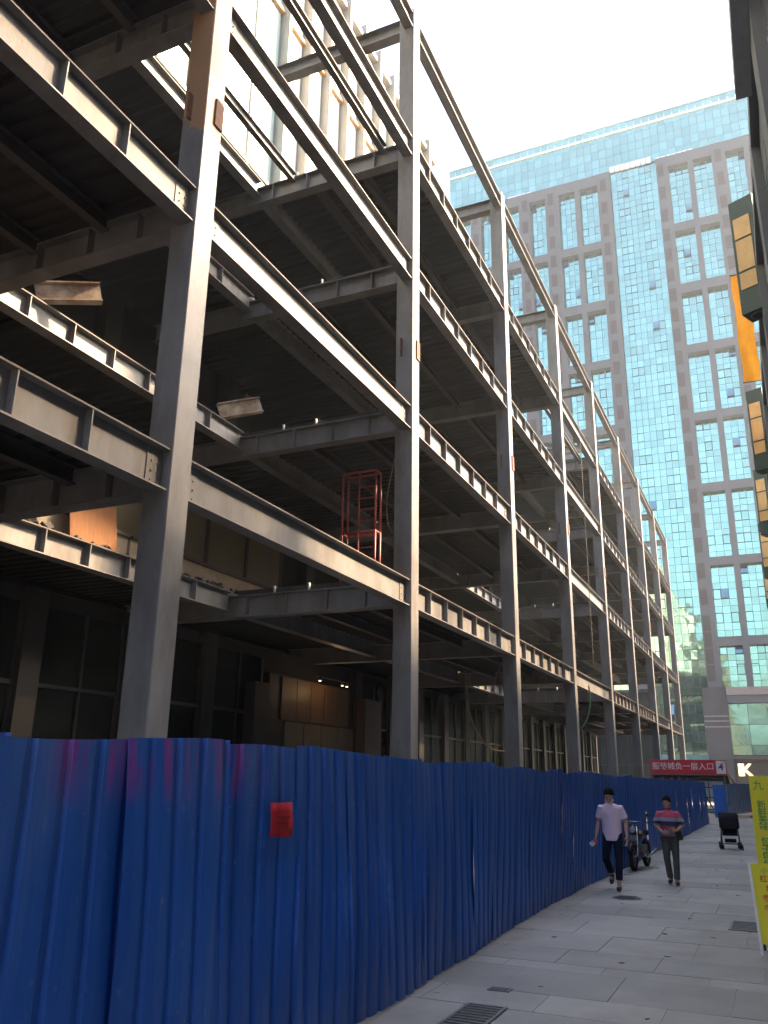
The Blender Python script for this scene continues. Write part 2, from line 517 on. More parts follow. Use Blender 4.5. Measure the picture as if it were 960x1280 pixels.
        for i in range(n):
            for j in range(k):
                a = base + i * k + j; b = base + i * k + (j + 1) % k
                a2 = base + ((i + 1) % n) * k + j; b2 = base + ((i + 1) % n) * k + (j + 1) % k
                s.face((a, b, b2, a2), mi, True)
        return s
    def mesh(s, name, mats):
        me = bpy.data.meshes.new(name)
        me.from_pydata(s.v, [], s.f)
        for m in (mats if isinstance(mats, (list, tuple)) else [mats]):
            me.materials.append(m)
        me.polygons.foreach_set('material_index', s.m)
        me.polygons.foreach_set('use_smooth', s.sm)
        me.update()
        return me
    def build(s, name, mats, parent=None, loc=(0, 0, 0)):
        o = bpy.data.objects.new(name, s.mesh(name, mats))
        link(o, parent)
        o.location = loc
        return o

def inst(name, me, parent, loc, rot=(0, 0, 0), scale=(1, 1, 1)):
    o = bpy.data.objects.new(name, me)
    link(o, parent)
    o.location = loc
    o.rotation_euler = rot
    o.scale = scale
    return o

def remeshed(mb, name, mats, voxel, parent=None, smooth=4):
    """join overlapping closed pieces into one continuous skin"""
    tmp = bpy.data.objects.new('tmp', mb.mesh('tmp', mats))
    COL.objects.link(tmp)
    r = tmp.modifiers.new('r', 'REMESH')
    r.mode = 'VOXEL'
    r.voxel_size = voxel
    r.use_smooth_shade = True
    if smooth:
        k = tmp.modifiers.new('s', 'SMOOTH')
        k.factor = 0.5
        k.iterations = smooth
    dg = bpy.context.evaluated_depsgraph_get()
    me = bpy.data.meshes.new_from_object(tmp.evaluated_get(dg))
    me.name = name
    bpy.data.objects.remove(tmp)
    me.materials.clear()
    for m in (mats if isinstance(mats, (list, tuple)) else [mats]):
        me.materials.append(m)
    o = bpy.data.objects.new(name, me)
    return link(o, parent)

def text_mesh(s, size, depth=0.004, mats=None, align='CENTER', bold=0.0, spacing=1.0):
    cu = bpy.data.curves.new('txt', 'FONT')
    cu.body = s
    cu.size = size
    cu.extrude = depth
    cu.align_x = align
    cu.align_y = 'CENTER'
    cu.offset = bold
    cu.space_line = spacing
    o = bpy.data.objects.new('txt', cu)
    COL.objects.link(o)
    dg = bpy.context.evaluated_depsgraph_get()
    me = bpy.data.meshes.new_from_object(o.evaluated_get(dg))
    bpy.data.objects.remove(o)
    me.materials.clear()
    me.materials.append(mats)
    return me

# ================================================================== GROUND
g = MB()
g.quad((-1500, -1500, -0.06), (1500, -1500, -0.06), (1500, 1500, -0.06), (-1500, 1500, -0.06))
tag(g.build('ground', M['ground']), kind='structure')
pv = MB().box(-7.2, 0.8, -6, 70, -0.055, -0.006).build('pavement', M['bed'])
tag(pv, kind='structure')
xs = [-3.6, -2.72, -1.84, -0.96, -0.08, 0.79]
ys, kinds = [3.0], []
pat = [(0.93, 0), (0.93, 0), (0.93, 0), (0.93, 0), (0.55, 0), (0.92, 1), (0.30, 0), (0.70, 1), (0.93, 0), (0.93, 0), (0.62, 0), (0.75, 1)]
while ys[-1] < 45 and len(kinds) < 50:
    w, kd = pat[len(kinds) % 12] if len(kinds) < 12 else ((0.93, 0), (0.93, 0), (0.93, 0), (0.75, 1))[len(kinds) % 4]
    ys.append(ys[-1] + w)
    kinds.append(kd)
unit = {}
for k in (0, 1):
    q = MB()
    c = 0.012
    q.extrude([(-.5, -.5), (.5, -.5), (.5, .5), (-.5, .5)], 'z', -0.04, 0.0)
    unit[k] = q.mesh('paving_slab', M['slab2' if k else 'slab'])
for j, kd in enumerate(kinds):
    o_ = (0.0, 0.44, 0.22, 0.62)[j % 4]
    xr = [-3.55] + [x for x in [-3.6 + o_ + .88 * k for k in range(7)] if -3.3 < x < 0.6] + [0.79]
    for i in range(len(xr) - 1):
        w, l = xr[i + 1] - xr[i], ys[j + 1] - ys[j]
        inst('paving_slab', unit[kd], pv, ((xr[i] + xr[i + 1]) / 2, (ys[j] + ys[j + 1]) / 2, random.uniform(-0.0025, 0.0015)),
             (random.uniform(-.0015, .0015), random.uniform(-.0015, .0015), 0), (w - 0.005, l - 0.005, 1))
# plain paving past the last slabs
MBf = MB().box(-6.0, 0.79, ys[-1] + 0.01, 69, -0.012, -0.002)
tag(MBf.build('far_paving', M['slab'], pv), kind='stuff')
# site floor of rough concrete under the frame
tag(MB().box(-18, -3.6, -6, 80, -0.05, -0.01).build('site_floor', M['concrete']), kind='structure')

lt_ = MB()
for k in range(70):
    x, y, s_ = random.uniform(-2.75, -.1) if k % 3 else random.uniform(-2.78, -2.5), random.uniform(5, 26), random.uniform(.012, .035)
    lt_.box(-s_, s_, -s_ * .6, s_ * .6, 0, .004, k % 3, Matrix.Translation((x, y, .002)) @ Matrix.Rotation(random.random() * 6, 4, 'Z') @ Matrix.Rotation(random.uniform(0, .25), 4, 'X'))
tag(lt_.build('litter', [M['bed'], M['iron_pale'], M['board_ply']]), 'scattered crumbs, leaves and paper bits on the paving', 'litter', kind='stuff')

def grate(label, x0, x1, y0, y1, n, group=None):
    t = thing('drain_grate', label, 'drain grate', ((x0 + x1) / 2, (y0 + y1) / 2, 0.0))
    w, l = (x1 - x0) / 2, (y1 - y0) / 2
    fr = MB()
    fr.box(-w, w, -l, -l + .025, .001, .012).box(-w, w, l - .025, l, .001, .012)
    fr.box(-w, -w + .025, -l + .025, l - .025, .001, .012).box(w - .025, w, -l + .025, l - .025, .001, .012)
    fr.build('frame', M['iron_pale'], t)
    MB().box(-w + .025, w - .025, -l + .025, l - .025, .001, .003).build('pit', M['black'], t)
    for k in range(n):
        y = -l + .025 + (2 * l - .05) * (k + .5) / n
        MB().box(-w + .025, w - .025, y - .35 * l / n, y + .35 * l / n, .003, .010).build('bar', M['iron_pale'], t)
grate('near rectangular iron drain grate at the bottom edge beside the blue fence', -2.33, -2.02, 6.05, 6.72, 9)
grate('far dark drain grate in front of the low yellow board', -0.74, -0.42, 11.2, 11.9, 7)
t = thing('manhole_cover', 'small dark manhole cover in the paving ahead of the man in lilac', 'manhole cover', (-2.2, 13.35, 0))
MB().tube([(0, 0, .001), (0, 0, .009)], .21, 24, smooth=False).build('rim', M['iron_pale'], t)
cv = MB().tube([(0, 0, .009), (0, 0, .013)], .18, 24, smooth=False)
for k in range(-2, 3):
    cv.box(-.12, .12, k * .06 - .012, k * .06 + .012, .013, .018)
cv.build('lid', M['iron'], t)
t = thing('valve_cover', 'little square valve cover in the paving beyond the near grate', 'valve cover', (-2.24, 7.25, 0))
MB().box(-.09, .09, -.06, .06, .001, .008).build('frame', M['iron_pale'], t)
MB().box(-.07, .07, -.04, .04, .008, .011).build('lid', M['iron'], t)

# ================================================================== STEEL FRAME
PITCH, Y00, CW = 8.4, -0.02, 0.44
NC = 10
XF = -7.0
LB = [5.20, 9.43, 13.50, 17.25, 21.60]
LH = [0.60, 0.60, 0.58, 0.58, 0.52]
OPEN = {1, 4}
XI = -11.72
frame = thing('steel_frame', 'tall bare grey steel frame of columns, beams and decks behind the blue fence', 'steel frame', (0, 0, 0))
def ibeam(h, b, tf=0.024, tw=0.014):
    return [(-b/2, 0), (b/2, 0), (b/2, tf), (tw/2, tf), (tw/2, h - tf), (b/2, h - tf), (b/2, h), (-b/2, h), (-b/2, h - tf), (-tw/2, h - tf), (-tw/2, tf), (-b/2, tf)]
BM = {}
def beam_mesh(axis, h, b, L, mats=('steel', 'flange')):
    key = (axis, h, b, round(L, 3), mats)
    if key not in BM:
        q = MB()
        pr = ibeam(h, b)
        if axis == 'x':
            pr = [(-p, z) for p, z in pr][::-1]
        q.extrude(pr, axis, 0, L, mfun=lambda i: (1 if axis == 'y' and i in (5, 6, 7) else 0))
        BM[key] = q.mesh('beam', [M[k] for k in mats])
    return BM[key]
SM = {}
def stiff_mesh(axis, h, b):
    key = (axis, h, b)
    if key not in SM:
        q = MB()
        for s in (-1, 1):
            a0, a1 = sorted((s * 0.007, s * (b / 2 - 0.008)))
            if axis == 'y':
                q.box(a0, a1, -0.009, 0.009, 0.024, h - 0.024)
            else:
                q.box(-0.009, 0.009, a0, a1, 0.024, h - 0.024)
        SM[key] = q.mesh('stiffener', M['steel'])
    return SM[key]
EP = {}
def end_plate(h):
    if h not in EP:
        q = MB()
        q.box(0.007, 0.019, 0, 0.30, 0.05, h - 0.05)
        for a in range(2):
            for k in range(4):
                y, z = 0.09 + .12 * a, 0.10 + (h - .20) * k / 3
                q.tube([(0.019, y, z), (0.036, y, z)], .013, 6, smooth=False)
        EP[h] = q.mesh('bolted_plate', M['steel'])
    return EP[h]
def beam(axis, name, loc, h, b, L, stiff=(), mats=('steel', 'flange')):
    o = inst(name, beam_mesh(axis, h, b, L, mats), frame, loc)
    for d in stiff:
        inst('stiffener', stiff_mesh(axis, h, b), o, (0, d, 0) if axis == 'y' else (d, 0, 0))
    return o
ch = 0.014
colprof = [(-CW/2 + ch, -CW/2), (CW/2 - ch, -CW/2), (CW/2, -CW/2 + ch), (CW/2, CW/2 - ch), (CW/2 - ch, CW/2), (-CW/2 + ch, CW/2), (-CW/2, CW/2 - ch), (-CW/2, -CW/2 + ch)]

def column_paint(name, rustcol, z0, z1):
    m = M['steel'].copy()
    m.name = name
    t = m.node_tree
    N, L = t.nodes, t.links
    b = N['Principled BSDF']
    src = b.inputs['Base Color'].links[0].from_socket
    tc = N.new('ShaderNodeTexCoord')
    sp = N.new('ShaderNodeSeparateXYZ')
    L.new(tc.outputs['Object'], sp.inputs[0])
    n = N.new('ShaderNodeTexNoise')
    n.inputs['Scale'].default_value = 2.2
    n.inputs['Detail'].default_value = 7
    L.new(tc.outputs['Object'], n.inputs['Vector'])
    ad = N.new('ShaderNodeMath'); ad.operation = 'MULTIPLY_ADD'
    L.new(n.outputs['Fac'], ad.inputs[0]); ad.inputs[1].default_value = 1.6
    L.new(sp.outputs['Z'], ad.inputs[2])
    a = N.new('ShaderNodeMapRange'); a.inputs['From Min'].default_value = z0 + 0.8; a.inputs['From Max'].default_value = z0 + 0.86
    L.new(ad.outputs[0], a.inputs['Value'])
    c2 = N.new('ShaderNodeMapRange'); c2.inputs['From Min'].default_value = z1 + 0.85; c2.inputs['From Max'].default_value = z1 + 0.70
    L.new(ad.outputs[0], c2.inputs['Value'])
    mu = N.new('ShaderNodeMath'); mu.operation = 'MULTIPLY'
    L.new(a.outputs[0], mu.inputs[0]); L.new(c2.outputs[0], mu.inputs[1])
    mx = N.new('ShaderNodeMix'); mx.data_type = 'RGBA'
    L.new(mu.outputs[0], mx.inputs['Factor'])
    L.new(src, mx.inputs['A'])
    mx.inputs['B'].default_value = (*rustcol, 1)
    L.new(mx.outputs['Result'], b.inputs['Base Color'])
    return m
M['col_rusty'] = column_paint('column_with_rust_band', (0.26, 0.16, 0.09), 11.2, 16.0)
cm = MB().extrude(colprof, 'z', -0.05, 22.25).mesh('column', M['steel'])
cm1 = MB().extrude(colprof, 'z', -0.05, 22.25).mesh('column', M['col_rusty'])
plate = MB().box(0, 0.03, -0.10, 0.10, -0.25, 0.25)
plate = plate.mesh('splice_plate', M['rust'])
lug = MB().box(-0.014, 0.014, -0.09, 0, -0.24, 0.24).mesh('splice_lug', M['rust'])
basep = MB().box(-.34, .34, -.34, .34, -0.01, 0.03).mesh('base_plate', M['steel_dark'])
YC = [Y00 + PITCH * i + CW / 2 for i in range(NC)]
for i in range(NC):
    c = inst('column', cm1 if i == 1 else cm, frame, (XF - CW / 2, YC[i], 0))
    if i == 1:
        c['label'] = 'grey column with a band of rusty bare steel'
    inst('splice_plate', plate, c, (CW / 2, 0.10, 11.62))
    inst('splice_lug', lug, c, (-0.06, -CW / 2, 11.60))
    inst('base_plate', basep, c, (0, 0, 0))
FB = 0.26
SD = [1.30 - CW + 1.13 * k for k in range(6)]
for i in range(NC - 1):
    y0, L = YC[i] + CW / 2, PITCH - CW
    for l in range(5):
        st = SD if (l < 4 and i not in OPEN) else ()
        fbm = beam('y', 'front_beam', (XF - 0.03 - FB / 2, y0, LB[l]), LH[l], FB, L, st)
        if i < 6:
            for yy in (0.02, L - .32):
                inst('bolted_plate', end_plate(LH[l]), fbm, (0, yy, 0))
        if l < 4:
            beam('y', 'inner_beam', (XI - 0.14, y0, LB[l] + 0.16), 0.5, 0.28, L, SD if i in (0, 1, 4) and l < 3 else ())
        elif i > 0:
            beam('y', 'inner_beam', (XI - 0.14, y0, LB[l] + 0.1), 0.42, 0.24, L)
    # joists under each deck
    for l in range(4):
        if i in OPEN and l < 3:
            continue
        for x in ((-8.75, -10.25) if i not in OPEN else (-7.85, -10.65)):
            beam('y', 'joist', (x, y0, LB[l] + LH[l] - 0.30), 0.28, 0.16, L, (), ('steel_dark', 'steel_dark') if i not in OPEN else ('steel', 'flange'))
for i in range(NC):
    for l in range(5):
        x0 = -15.2 if l < 4 else XI - 0.28
        L = (XF - CW) - x0
        st = [L - d for d in (0.75, 1.75, 2.85, 3.95)] if (i in (1, 2, 4, 5) and l < 4) else ()
        gd = beam('x', 'cross_girder', (x0, YC[i], LB[l] + LH[l] - 0.56 if l < 4 else LB[l] + 0.02), 0.54 if l < 4 else 0.46, 0.30, L, st)
        if i in (2, 5) and l < 4:
            for d in (2.25, 3.2):
                MB().tube([(L - d, -0.06, 0.54), (L - d, -0.06, 0.72)], 0.03, 8).build('stud', M['rebar'], gd)
# decks: a corrugated sheet with a concrete topping, one per bay and level
def deck_mesh(x0, x1, L, rib=0.30, dep=0.055):
    n = int(L / rib)
    pr = [(0, 0.13)]
    r = L / n
    for k in range(n):
        y = k * r
        pr += [(y, 0.0), (y + r * .45, 0.0), (y + r * .58, dep), (y + r * .87, dep)]
    pr += [(L, 0.0), (L, 0.13)]
    q = MB()
    base = len(q.v)
    for t in (x0, x1):
        for (y, z) in pr:
            q.v.append((t, y, z))
    k = len(pr)
    for i in range(k):
        j = (i + 1) % k
        q.face((i, j, k + j, k + i), 0)
    # close the two ends with strips
    for e in (0, k):
        for a in range(1, k - 2):
            zt = 0.13
            n0 = len(q.v)
            t = x0 if e == 0 else x1
            q.v += [(t, pr[a][0], zt), (t, pr[a + 1][0], zt)]
            q.face((e + a, e + a + 1, n0 + 1, n0), 0)
    return q.mesh('deck', M['deck'])
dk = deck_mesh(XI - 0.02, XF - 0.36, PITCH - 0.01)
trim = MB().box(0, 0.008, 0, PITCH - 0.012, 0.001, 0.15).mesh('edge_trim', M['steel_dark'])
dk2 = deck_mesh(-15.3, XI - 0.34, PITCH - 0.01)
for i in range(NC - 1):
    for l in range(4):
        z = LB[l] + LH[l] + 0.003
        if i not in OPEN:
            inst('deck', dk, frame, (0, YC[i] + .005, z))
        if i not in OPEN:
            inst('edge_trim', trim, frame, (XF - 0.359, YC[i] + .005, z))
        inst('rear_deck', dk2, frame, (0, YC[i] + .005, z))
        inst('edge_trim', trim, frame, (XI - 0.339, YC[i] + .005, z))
# loose stub beams left over the inner beams
for A, B in (((-11.9, 9.95, 10.13), (-11.13, 10.83, 10.42)), ((-11.85, 15.9, 10.13), (-11.12, 16.68, 10.52))):
    A, B = Vector(A), Vector(B)
    d = (B - A).normalized()
    o = inst('stub_beam', beam_mesh('x', 0.40, 0.2, round((B - A).length, 2), ('cream_steel', 'flange')), frame, A)
    w_ = Vector((0, 0, 1)).cross(d).normalized()
    o.rotation_euler = Matrix((d, w_, d.cross(w_))).transposed().to_euler()
for y in (9.2, 10.9):
    MB().extrude([(0, 0), (0.10, 0.22), (-0.10, 0.22)], 'x', XI - 0.02, XI + 0.0).build('gusset', M['rebar'], frame, (1.2, y, 13.3))

# ================================================================== OLD BUILDING BEHIND
ob = thing('old_building', 'old dark podium block with shopfronts and tall pale finned facade behind the steel frame', 'building', (-15.4, 20, 0))
OX, OY = -15.4, 20.0
def P(mb, name, m, parent=ob, label=None):
    mb.v = [(x - OX, y - OY, z) for x, y, z in mb.v]
    o = mb.build(name, m, parent)
    if label: o['label'] = label
    return o
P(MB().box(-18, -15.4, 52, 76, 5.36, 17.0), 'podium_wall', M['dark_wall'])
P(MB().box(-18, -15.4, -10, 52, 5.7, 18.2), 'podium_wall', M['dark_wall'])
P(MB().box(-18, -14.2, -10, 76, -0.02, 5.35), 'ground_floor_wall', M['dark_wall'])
for k in range(26):                                  # shop front piers and dark glass panes
    y = -6 + 3.1 * k
    if 21.0 < y + 1.5 < 28.5:
        continue
    P(MB().box(-14.2, -13.9, y, y + 0.55, 0, 5.3), 'pier', M['dark_stone'])
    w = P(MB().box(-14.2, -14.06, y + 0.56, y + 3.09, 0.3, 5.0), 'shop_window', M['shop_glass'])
    fm = MB()
    for d in (0.56, 1.8, 3.02):
        fm.box(-14.06, -14.0, y + d, y + d + .07, 0.3, 5.0)
    fm.box(-14.06, -14.01, y + .63, y + 3.02, 3.3, 3.38)
    P(fm, 'window_frame', M['black'], w)
# lit timber entrance
en = P(MB().box(-14.19, -13.95, 22.2, 28.6, 0, 4.6), 'entrance_surround', M['dark_stone'])
for k in range(5):
    y = 22.9 + k * 0.93
    P(MB().box(-13.95, -13.90, y, y + 0.90, 3.25, 4.55), 'timber_panel', M['wood'], en)
for k in range(4):
    y = 23.2 + k * 1.2
    P(MB().box(-13.95, -13.91, y, y + 1.14, 0.1, 3.2), 'door_leaf', M['olive'], en)
P(MB().box(-13.95, -13.6, 20.9, 21.7, 0, 4.2), 'timber_column', M['dark_stone'], en)
P(MB().box(-13.95, -13.55, 28.2, 29.6, 0, 4.3), 'timber_column', M['brown_stone'], en)
# first storey: olive glazed band over a cream parapet, open rubble edge
P(MB().box(-15.39, -12.95, -10, 50, 5.98, 6.2), 'floor_edge', M['concrete'])
for k in range(9):
    y = 4.6 + 1.95 * k
    pn = P(MB().box(-13.9, -13.75, y, y + 1.9, 7.0, 9.3), 'olive_panel', M['olive'])
    P(MB().box(-13.75, -13.68, y + 1.88, y + 1.97, 6.98, 9.3), 'panel_post', M['steel_dark'], pn)
for (a, b) in ((11.9, 14.6), (14.7, 16.5), (16.6, 21.0), (4.0, 9.5)):
    P(MB().box(-13.5, -13.25, a, b, 6.22, 6.82), 'parapet', M['cream'])
    P(MB().box(-13.6, -13.18, a, b, 6.82, 6.90), 'parapet_cap', M['flange'])
# dark storeys above with piers
for k in range(10):
    y = -2 + 5.6 * k
    P(MB().box(-15.4, -15.0, y, y + 0.6, 6.3, 18.1), 'pier', M['dark_stone'])
# tall pale block
P(MB().box(-40, -18.3, -24, 47, 0, 44.0), 'upper_block', M['pale_panel'])
fy0, fp = 26.85 - 2.08 * 11, 2.08
for k in range(21):
    y = fy0 + k * fp
    if y > 46.6: break
    P(MB().box(-18.3, -17.7 if y > 26 else -18.15, y - (.09 if y > 26 else .04), y + (.09 if y > 26 else .04), 17.2, 44.9), 'fin' if y > 26 else 'mullion', M['fin'])
    if y + fp < 47:
        for zi, (z0, z1) in enumerate(((18.3, 22.6), (22.7, 26.9), (27.1, 31.4), (31.5, 37.2), (37.5, 43.6))):
            P(MB().box(-18.3, -18.18, y + .20, y + fp - .20, z0, z1), 'facade_pane', M['pale_glass' if zi < 2 or y < 25 else 'pale_panel'])
        P(MB().box(-18.3, -18.0, y + .7, y + fp - .12, 37.24, 37.44), 'orange_bar', M['orange_bar']) if y > 24 else None
        P(MB().box(-18.3, -18.1, y + .17, y + fp - .17, 26.92, 27.08), 'transom', M['fin'])
P(MB().box(-40.2, -17.9, -24, 47.2, 44.0, 44.3), 'roof_edge', M['fin'])
# loose plywood and rubble on the first storey edge
pl = MB().box(-.02, .02, 0, 1.55, 0, 1.15).build('plywood_sheet', M['board_ply'])
pl.location = (-12.86, 12.45, 6.2)
pl.rotation_euler = (0, rad(-9), rad(4))
tag(pl, 'orange brown plywood sheet leaning on the first floor edge behind the steel frame', 'plywood sheet')
rb = MB()
for k in range(130):
    x, y, s = random.uniform(-13.15, -12.6), random.uniform(9, 21), random.uniform(.02, .07)
    rb.box(-s, s, -s * 1.4, s, 0, s * 1.2, 0, Matrix.Translation((x, y, 6.2)) @ Euler((random.random(), random.random(), random.random() * 6)).to_matrix().to_4x4())
tag(rb.build('rubble', M['concrete']), 'loose grey rubble strewn along the old first floor edge', 'rubble', kind='stuff')

# lamps of the entrance (lit in the photograph)
t = thing('ceiling_lamp', 'pair of small lit warm lamps over the timber entrance', 'lamp', (-13.4, 25.6, 4.62))
MB().box(-.03, .03, -1.6, 1.2, 0.05, 0.09).build('lamp_rail', M['black'], t)
for y in (-1.2, 0.4, 0.75):
    hd = MB().tube([(0, y, 0.05), (0, y, -.06)], [.05, .07], 10).build('lamp_head', M['black'], t)
    MB().tube([(0, y, -.061), (0, y, -.075)], .035, 10).build('bulb', M['warm_lamp'], hd)
ld = bpy.data.lights.new('entrance_light', 'POINT')
ld.energy = 3; ld.color = (1.0, 0.62, 0.3); ld.shadow_soft_size = 0.1
lo = bpy.data.objects.new('entrance_light', ld)
link(lo); lo.location = (-13.1, 25.2, 4.3)

# ================================================================== GLASS TOWER
TX, TY = -16.0, 108.0
tw = thing('glass_tower', 'tall turquoise glass tower with grey stone piers closing the end of the street', 'building', (TX, TY, 0))
def T(mb, name, m, parent=tw):
    mb.v = [(x - TX, y - TY, z) for x, y, z in mb.v]
    return mb.build(name, m, parent)
T(MB().box(-38.8, 16, 109.0, 135, 0, 96.2), 'tower_core', M['tower_dark'])
def panes(mb, x0, x1, zs, nx, y, tilt=0.0045, gap=0.036, holes=()):
    w = (x1 - x0) / nx
    for r in range(len(zs) - 1):
        for c in range(nx):
            if (r, c) in holes: continue
            a, b = x0 + c * w + gap / 2, x0 + (c + 1) * w - gap / 2
            z0, z1 = zs[r] + gap / 2, zs[r + 1] - gap / 2
            tx, tz = random.gauss(0, tilt), random.gauss(0, tilt)
            hw, hh = (b - a) / 2, (z1 - z0) / 2
            mb.quad((a, y - tx * hw - tz * hh, z0), (b, y + tx * hw - tz * hh, z0), (b, y + tx * hw + tz * hh, z1), (a, y - tx * hw + tz * hh, z1))
def floorrows(z0, z1, floor=3.25):
    zs, z, k = [z0], z0, 0
    n = max(1, round((z1 - z0) / floor))
    f = (z1 - z0) / n
    for q in range(n):
        zs += [z0 + q * f + f * .30, z0 + q * f + f * .60, z0 + (q + 1) * f]
    return zs
# centre strip and crown
cb = MB()
czs = floorrows(3.9, 87.9)
panes(cb, -13.25, -6.75, czs, 8, 108.35)
T(cb, 'centre_glazing', M['glass'])
for k in range(1, 9):
    pass
cr = MB()
panes(cr, -38.7, 15.8, [88.2, 89.6, 91.1, 92.6, 94.1, 95.2, 96.5], 50, 108.2)
T(cr, 'crown_glazing', M['glass'])
T(MB().box(-38.75, 15.85, 108.02, 108.4, 94.95, 95.25), 'crown_rail', M['tower_white'])
T(MB().box(-38.9, 16, 108.1, 109, 96.5, 96.75), 'coping', M['pale_glass'])
for (a, b) in ((-13.25, -6.75), (-29, -24.6), (-6.7, -1.2)):
    for q in range(int((b - a) / 0.75)):
        T(MB().box(a + q * .75, a + q * .75 + .62, 108.04, 108.3, 88.05, 89.0 if a == -13.25 else 88.5), 'ledge_panel', M['tower_white'])
# stone grid standing proud of the glass: piers, then bands butted between them
groups = [86.2, 75.15, 65.25, 56.05, 46.25, 36.45, 26.9, 17.0, 7.0]
bandtop = [88.0, 76.45, 66.7, 57.3, 47.4, 37.6, 27.95, 18.1]
wins = [(-17.9, -15.2, 3), (-21.05, -18.6, 3), (-25.45, -23.1, 3), (-29.45, -27.2, 3), (-33.35, -31.5, 2), (-37.3, -35.0, 3),
        (-5.1, -2.42, 3), (-1.7, 0.8, 3), (2.65, 5.0, 3), (5.7, 8.2, 3), (10.0, 12.4, 3)]
vents = [-14.35, -22.25, -26.3, -30.45, -34.2, -6.15, 1.65, 9.1]
edges = sorted([(a, b) for a, b, n in wins])
def piers(lo, hi):
    out, x = [], lo
    for a, b in [e for e in edges if lo < e[0] < hi]:
        out.append((x, a)); x = b
    out.append((x, hi))
    return out
PY = 107.62
zbase = 10.3
for lo_, hi_ in ((-38.75, -13.3), (-6.7, 15.8)):
    for a, b in piers(lo_, hi_):
        T(MB().box(a, b, PY, 109.0, zbase + 1.85, 88.0), 'pier', M['tower_stone'])
ventm = {}
def vent_part(x, z0, z1):
    key = (round(z1 - z0, 2))
    if key not in ventm:
        h = z1 - z0
        q = MB()
        w = 0.5
        q.box(-w, w, -0.05, 0.0, 0, .07).box(-w, w, -0.05, 0.0, h - .07, h).box(-w, -w + .07, -.05, 0, .07, h - .07).box(w - .07, w, -.05, 0, .07, h - .07)
        m1 = q.mesh('vent_frame', M['tower_stone'])
        q2 = MB().box(-w + .07, w - .07, -.012, 0, .07, h - .07, 0)
        for s in range(5):
            z = .12 + s * (h - .3) / 5
            q2.box(-w + .07, w - .07, -.035, -.012, z, z + .09, 0)
        ventm[key] = (m1, q2.mesh('vent', M['vent_dark']))
    m1, m2 = ventm[key]
    o = inst('vent', m2, tw, (x - TX, PY - TY - 0.002, z0))
    inst('vent_frame', m1, o, (0, 0, 0))
nv = 0
sashm = MB()
sw, sh = 0.86, 1.25
sashm.box(-sw/2, -sw/2 + .06, -.05, 0, 0, sh).box(sw/2 - .06, sw/2, -.05, 0, 0, sh).box(-sw/2 + .06, sw/2 - .06, -.05, 0, 0, .06).box(-sw/2 + .06, sw/2 - .06, -.05, 0, sh - .06, sh)
sashm = sashm.mesh('sash_frame', M['sash_frame'])
osash = MB().box(-.40, .40, -.03, 0, -1.2, 0).mesh('open_sash', M['glass_open'])
for gi in range(len(groups) - 1):
    ztop = groups[gi]
    zbot = bandtop[gi + 1] if gi + 1 < len(bandtop) else 12.2
    for a, b, n in wins:
        T(MB().box(a, b, 107.66, 109.0, ztop, bandtop[gi]), 'band', M['tower_stone'])
        q = MB()
        zs = floorrows(zbot, ztop, 3.2)
        panes(q, a, b, zs, n, 108.5, tilt=0.006)
        w = T(q, 'window', M['glass'])
        w_ = (b - a) / n
        for f in range((len(zs) - 1) // 3):
            if random.random() < 0.8:
                zf = zs[3 * f + 2]
                for c in random.sample(range(n), random.choice((1, 2, 2))):
                    xx = a + (c + .5) * w_ - TX
                    inst('sash_frame', sashm, w, (xx, 108.5 - TY - 0.01, zf + 0.02))
                    if random.random() < 0.22:
                        inst('open_sash', osash, w, (xx, 108.5 - TY - 0.06, zf + 1.24), (rad(-16), 0, 0))
    for x in vents:
        n = 3
        H = (bandtop[gi] - zbot) / n
        for k in range(n):
            if x < -33 and gi > 3: continue
            vent_part(x, zbot + k * H + 0.6, zbot + k * H + 2.7)
for f in range(26):
    z = czs[3 * f + 2]
    for c in (1, 2, 5, 6):
        if random.random() < .8:
            inst('sash_frame', sashm, tw, (-13.25 + (c + .5) * 6.5 / 8 - TX, 108.34 - TY, z + .02))
            if random.random() < .07:
                inst('open_sash', osash, tw, (-13.25 + (c + .5) * 6.5 / 8 - TX, 108.28 - TY, z + 1.24), (rad(-16), 0, 0))
# lower storeys: wide base pier, stone ledge, tall shop glass, canopy
T(MB().box(-7.45, -4.75, 107.55, 109, -0.05, 12.1), 'base_pier', M['base_stone'])
for z in (7.55, 8.2, 8.75):
    T(MB().box(-7.5, -4.7, 107.45, 107.55, z, z + .16), 'base_band', M['ledge_stone'])
T(MB().box(-4.75, 15.8, 107.2, 109, 11.2, 12.1), 'ledge', M['ledge_stone'])
T(MB().box(-4.75, 15.8, 107.4, 109, 10.3, 11.2), 'ledge', M['tower_stone'])
q = MB(); panes(q, -4.75, 15.8, [4.5, 5.6, 7.9, 10.3], 10, 108.3, tilt=0.006)
T(q, 'shop_glazing', M['glass'])
T(MB().box(-4.7, 15.8, 106.2, 108.9, 4.0, 4.4), 'canopy', M['vent_dark'])
T(MB().box(-4.7, 15.8, 108.0, 108.9, -0.05, 4.0), 'shop_wall', M['vent_dark'])
q = MB(); panes(q, -38.7, -13.4, [0.3, 3.3, 7.5, 11.9], 16, 108.4)
T(q, 'podium_glazing', M['shop_glass'])
T(MB().box(-13.25, -7.45, 107.9, 109, -0.05, 3.8), 'door_wall', M['vent_dark'])
T(MB().box(-13.4, -7.4, 107.3, 108.2, 3.8, 4.5), 'glazing_sill', M['mullion'])
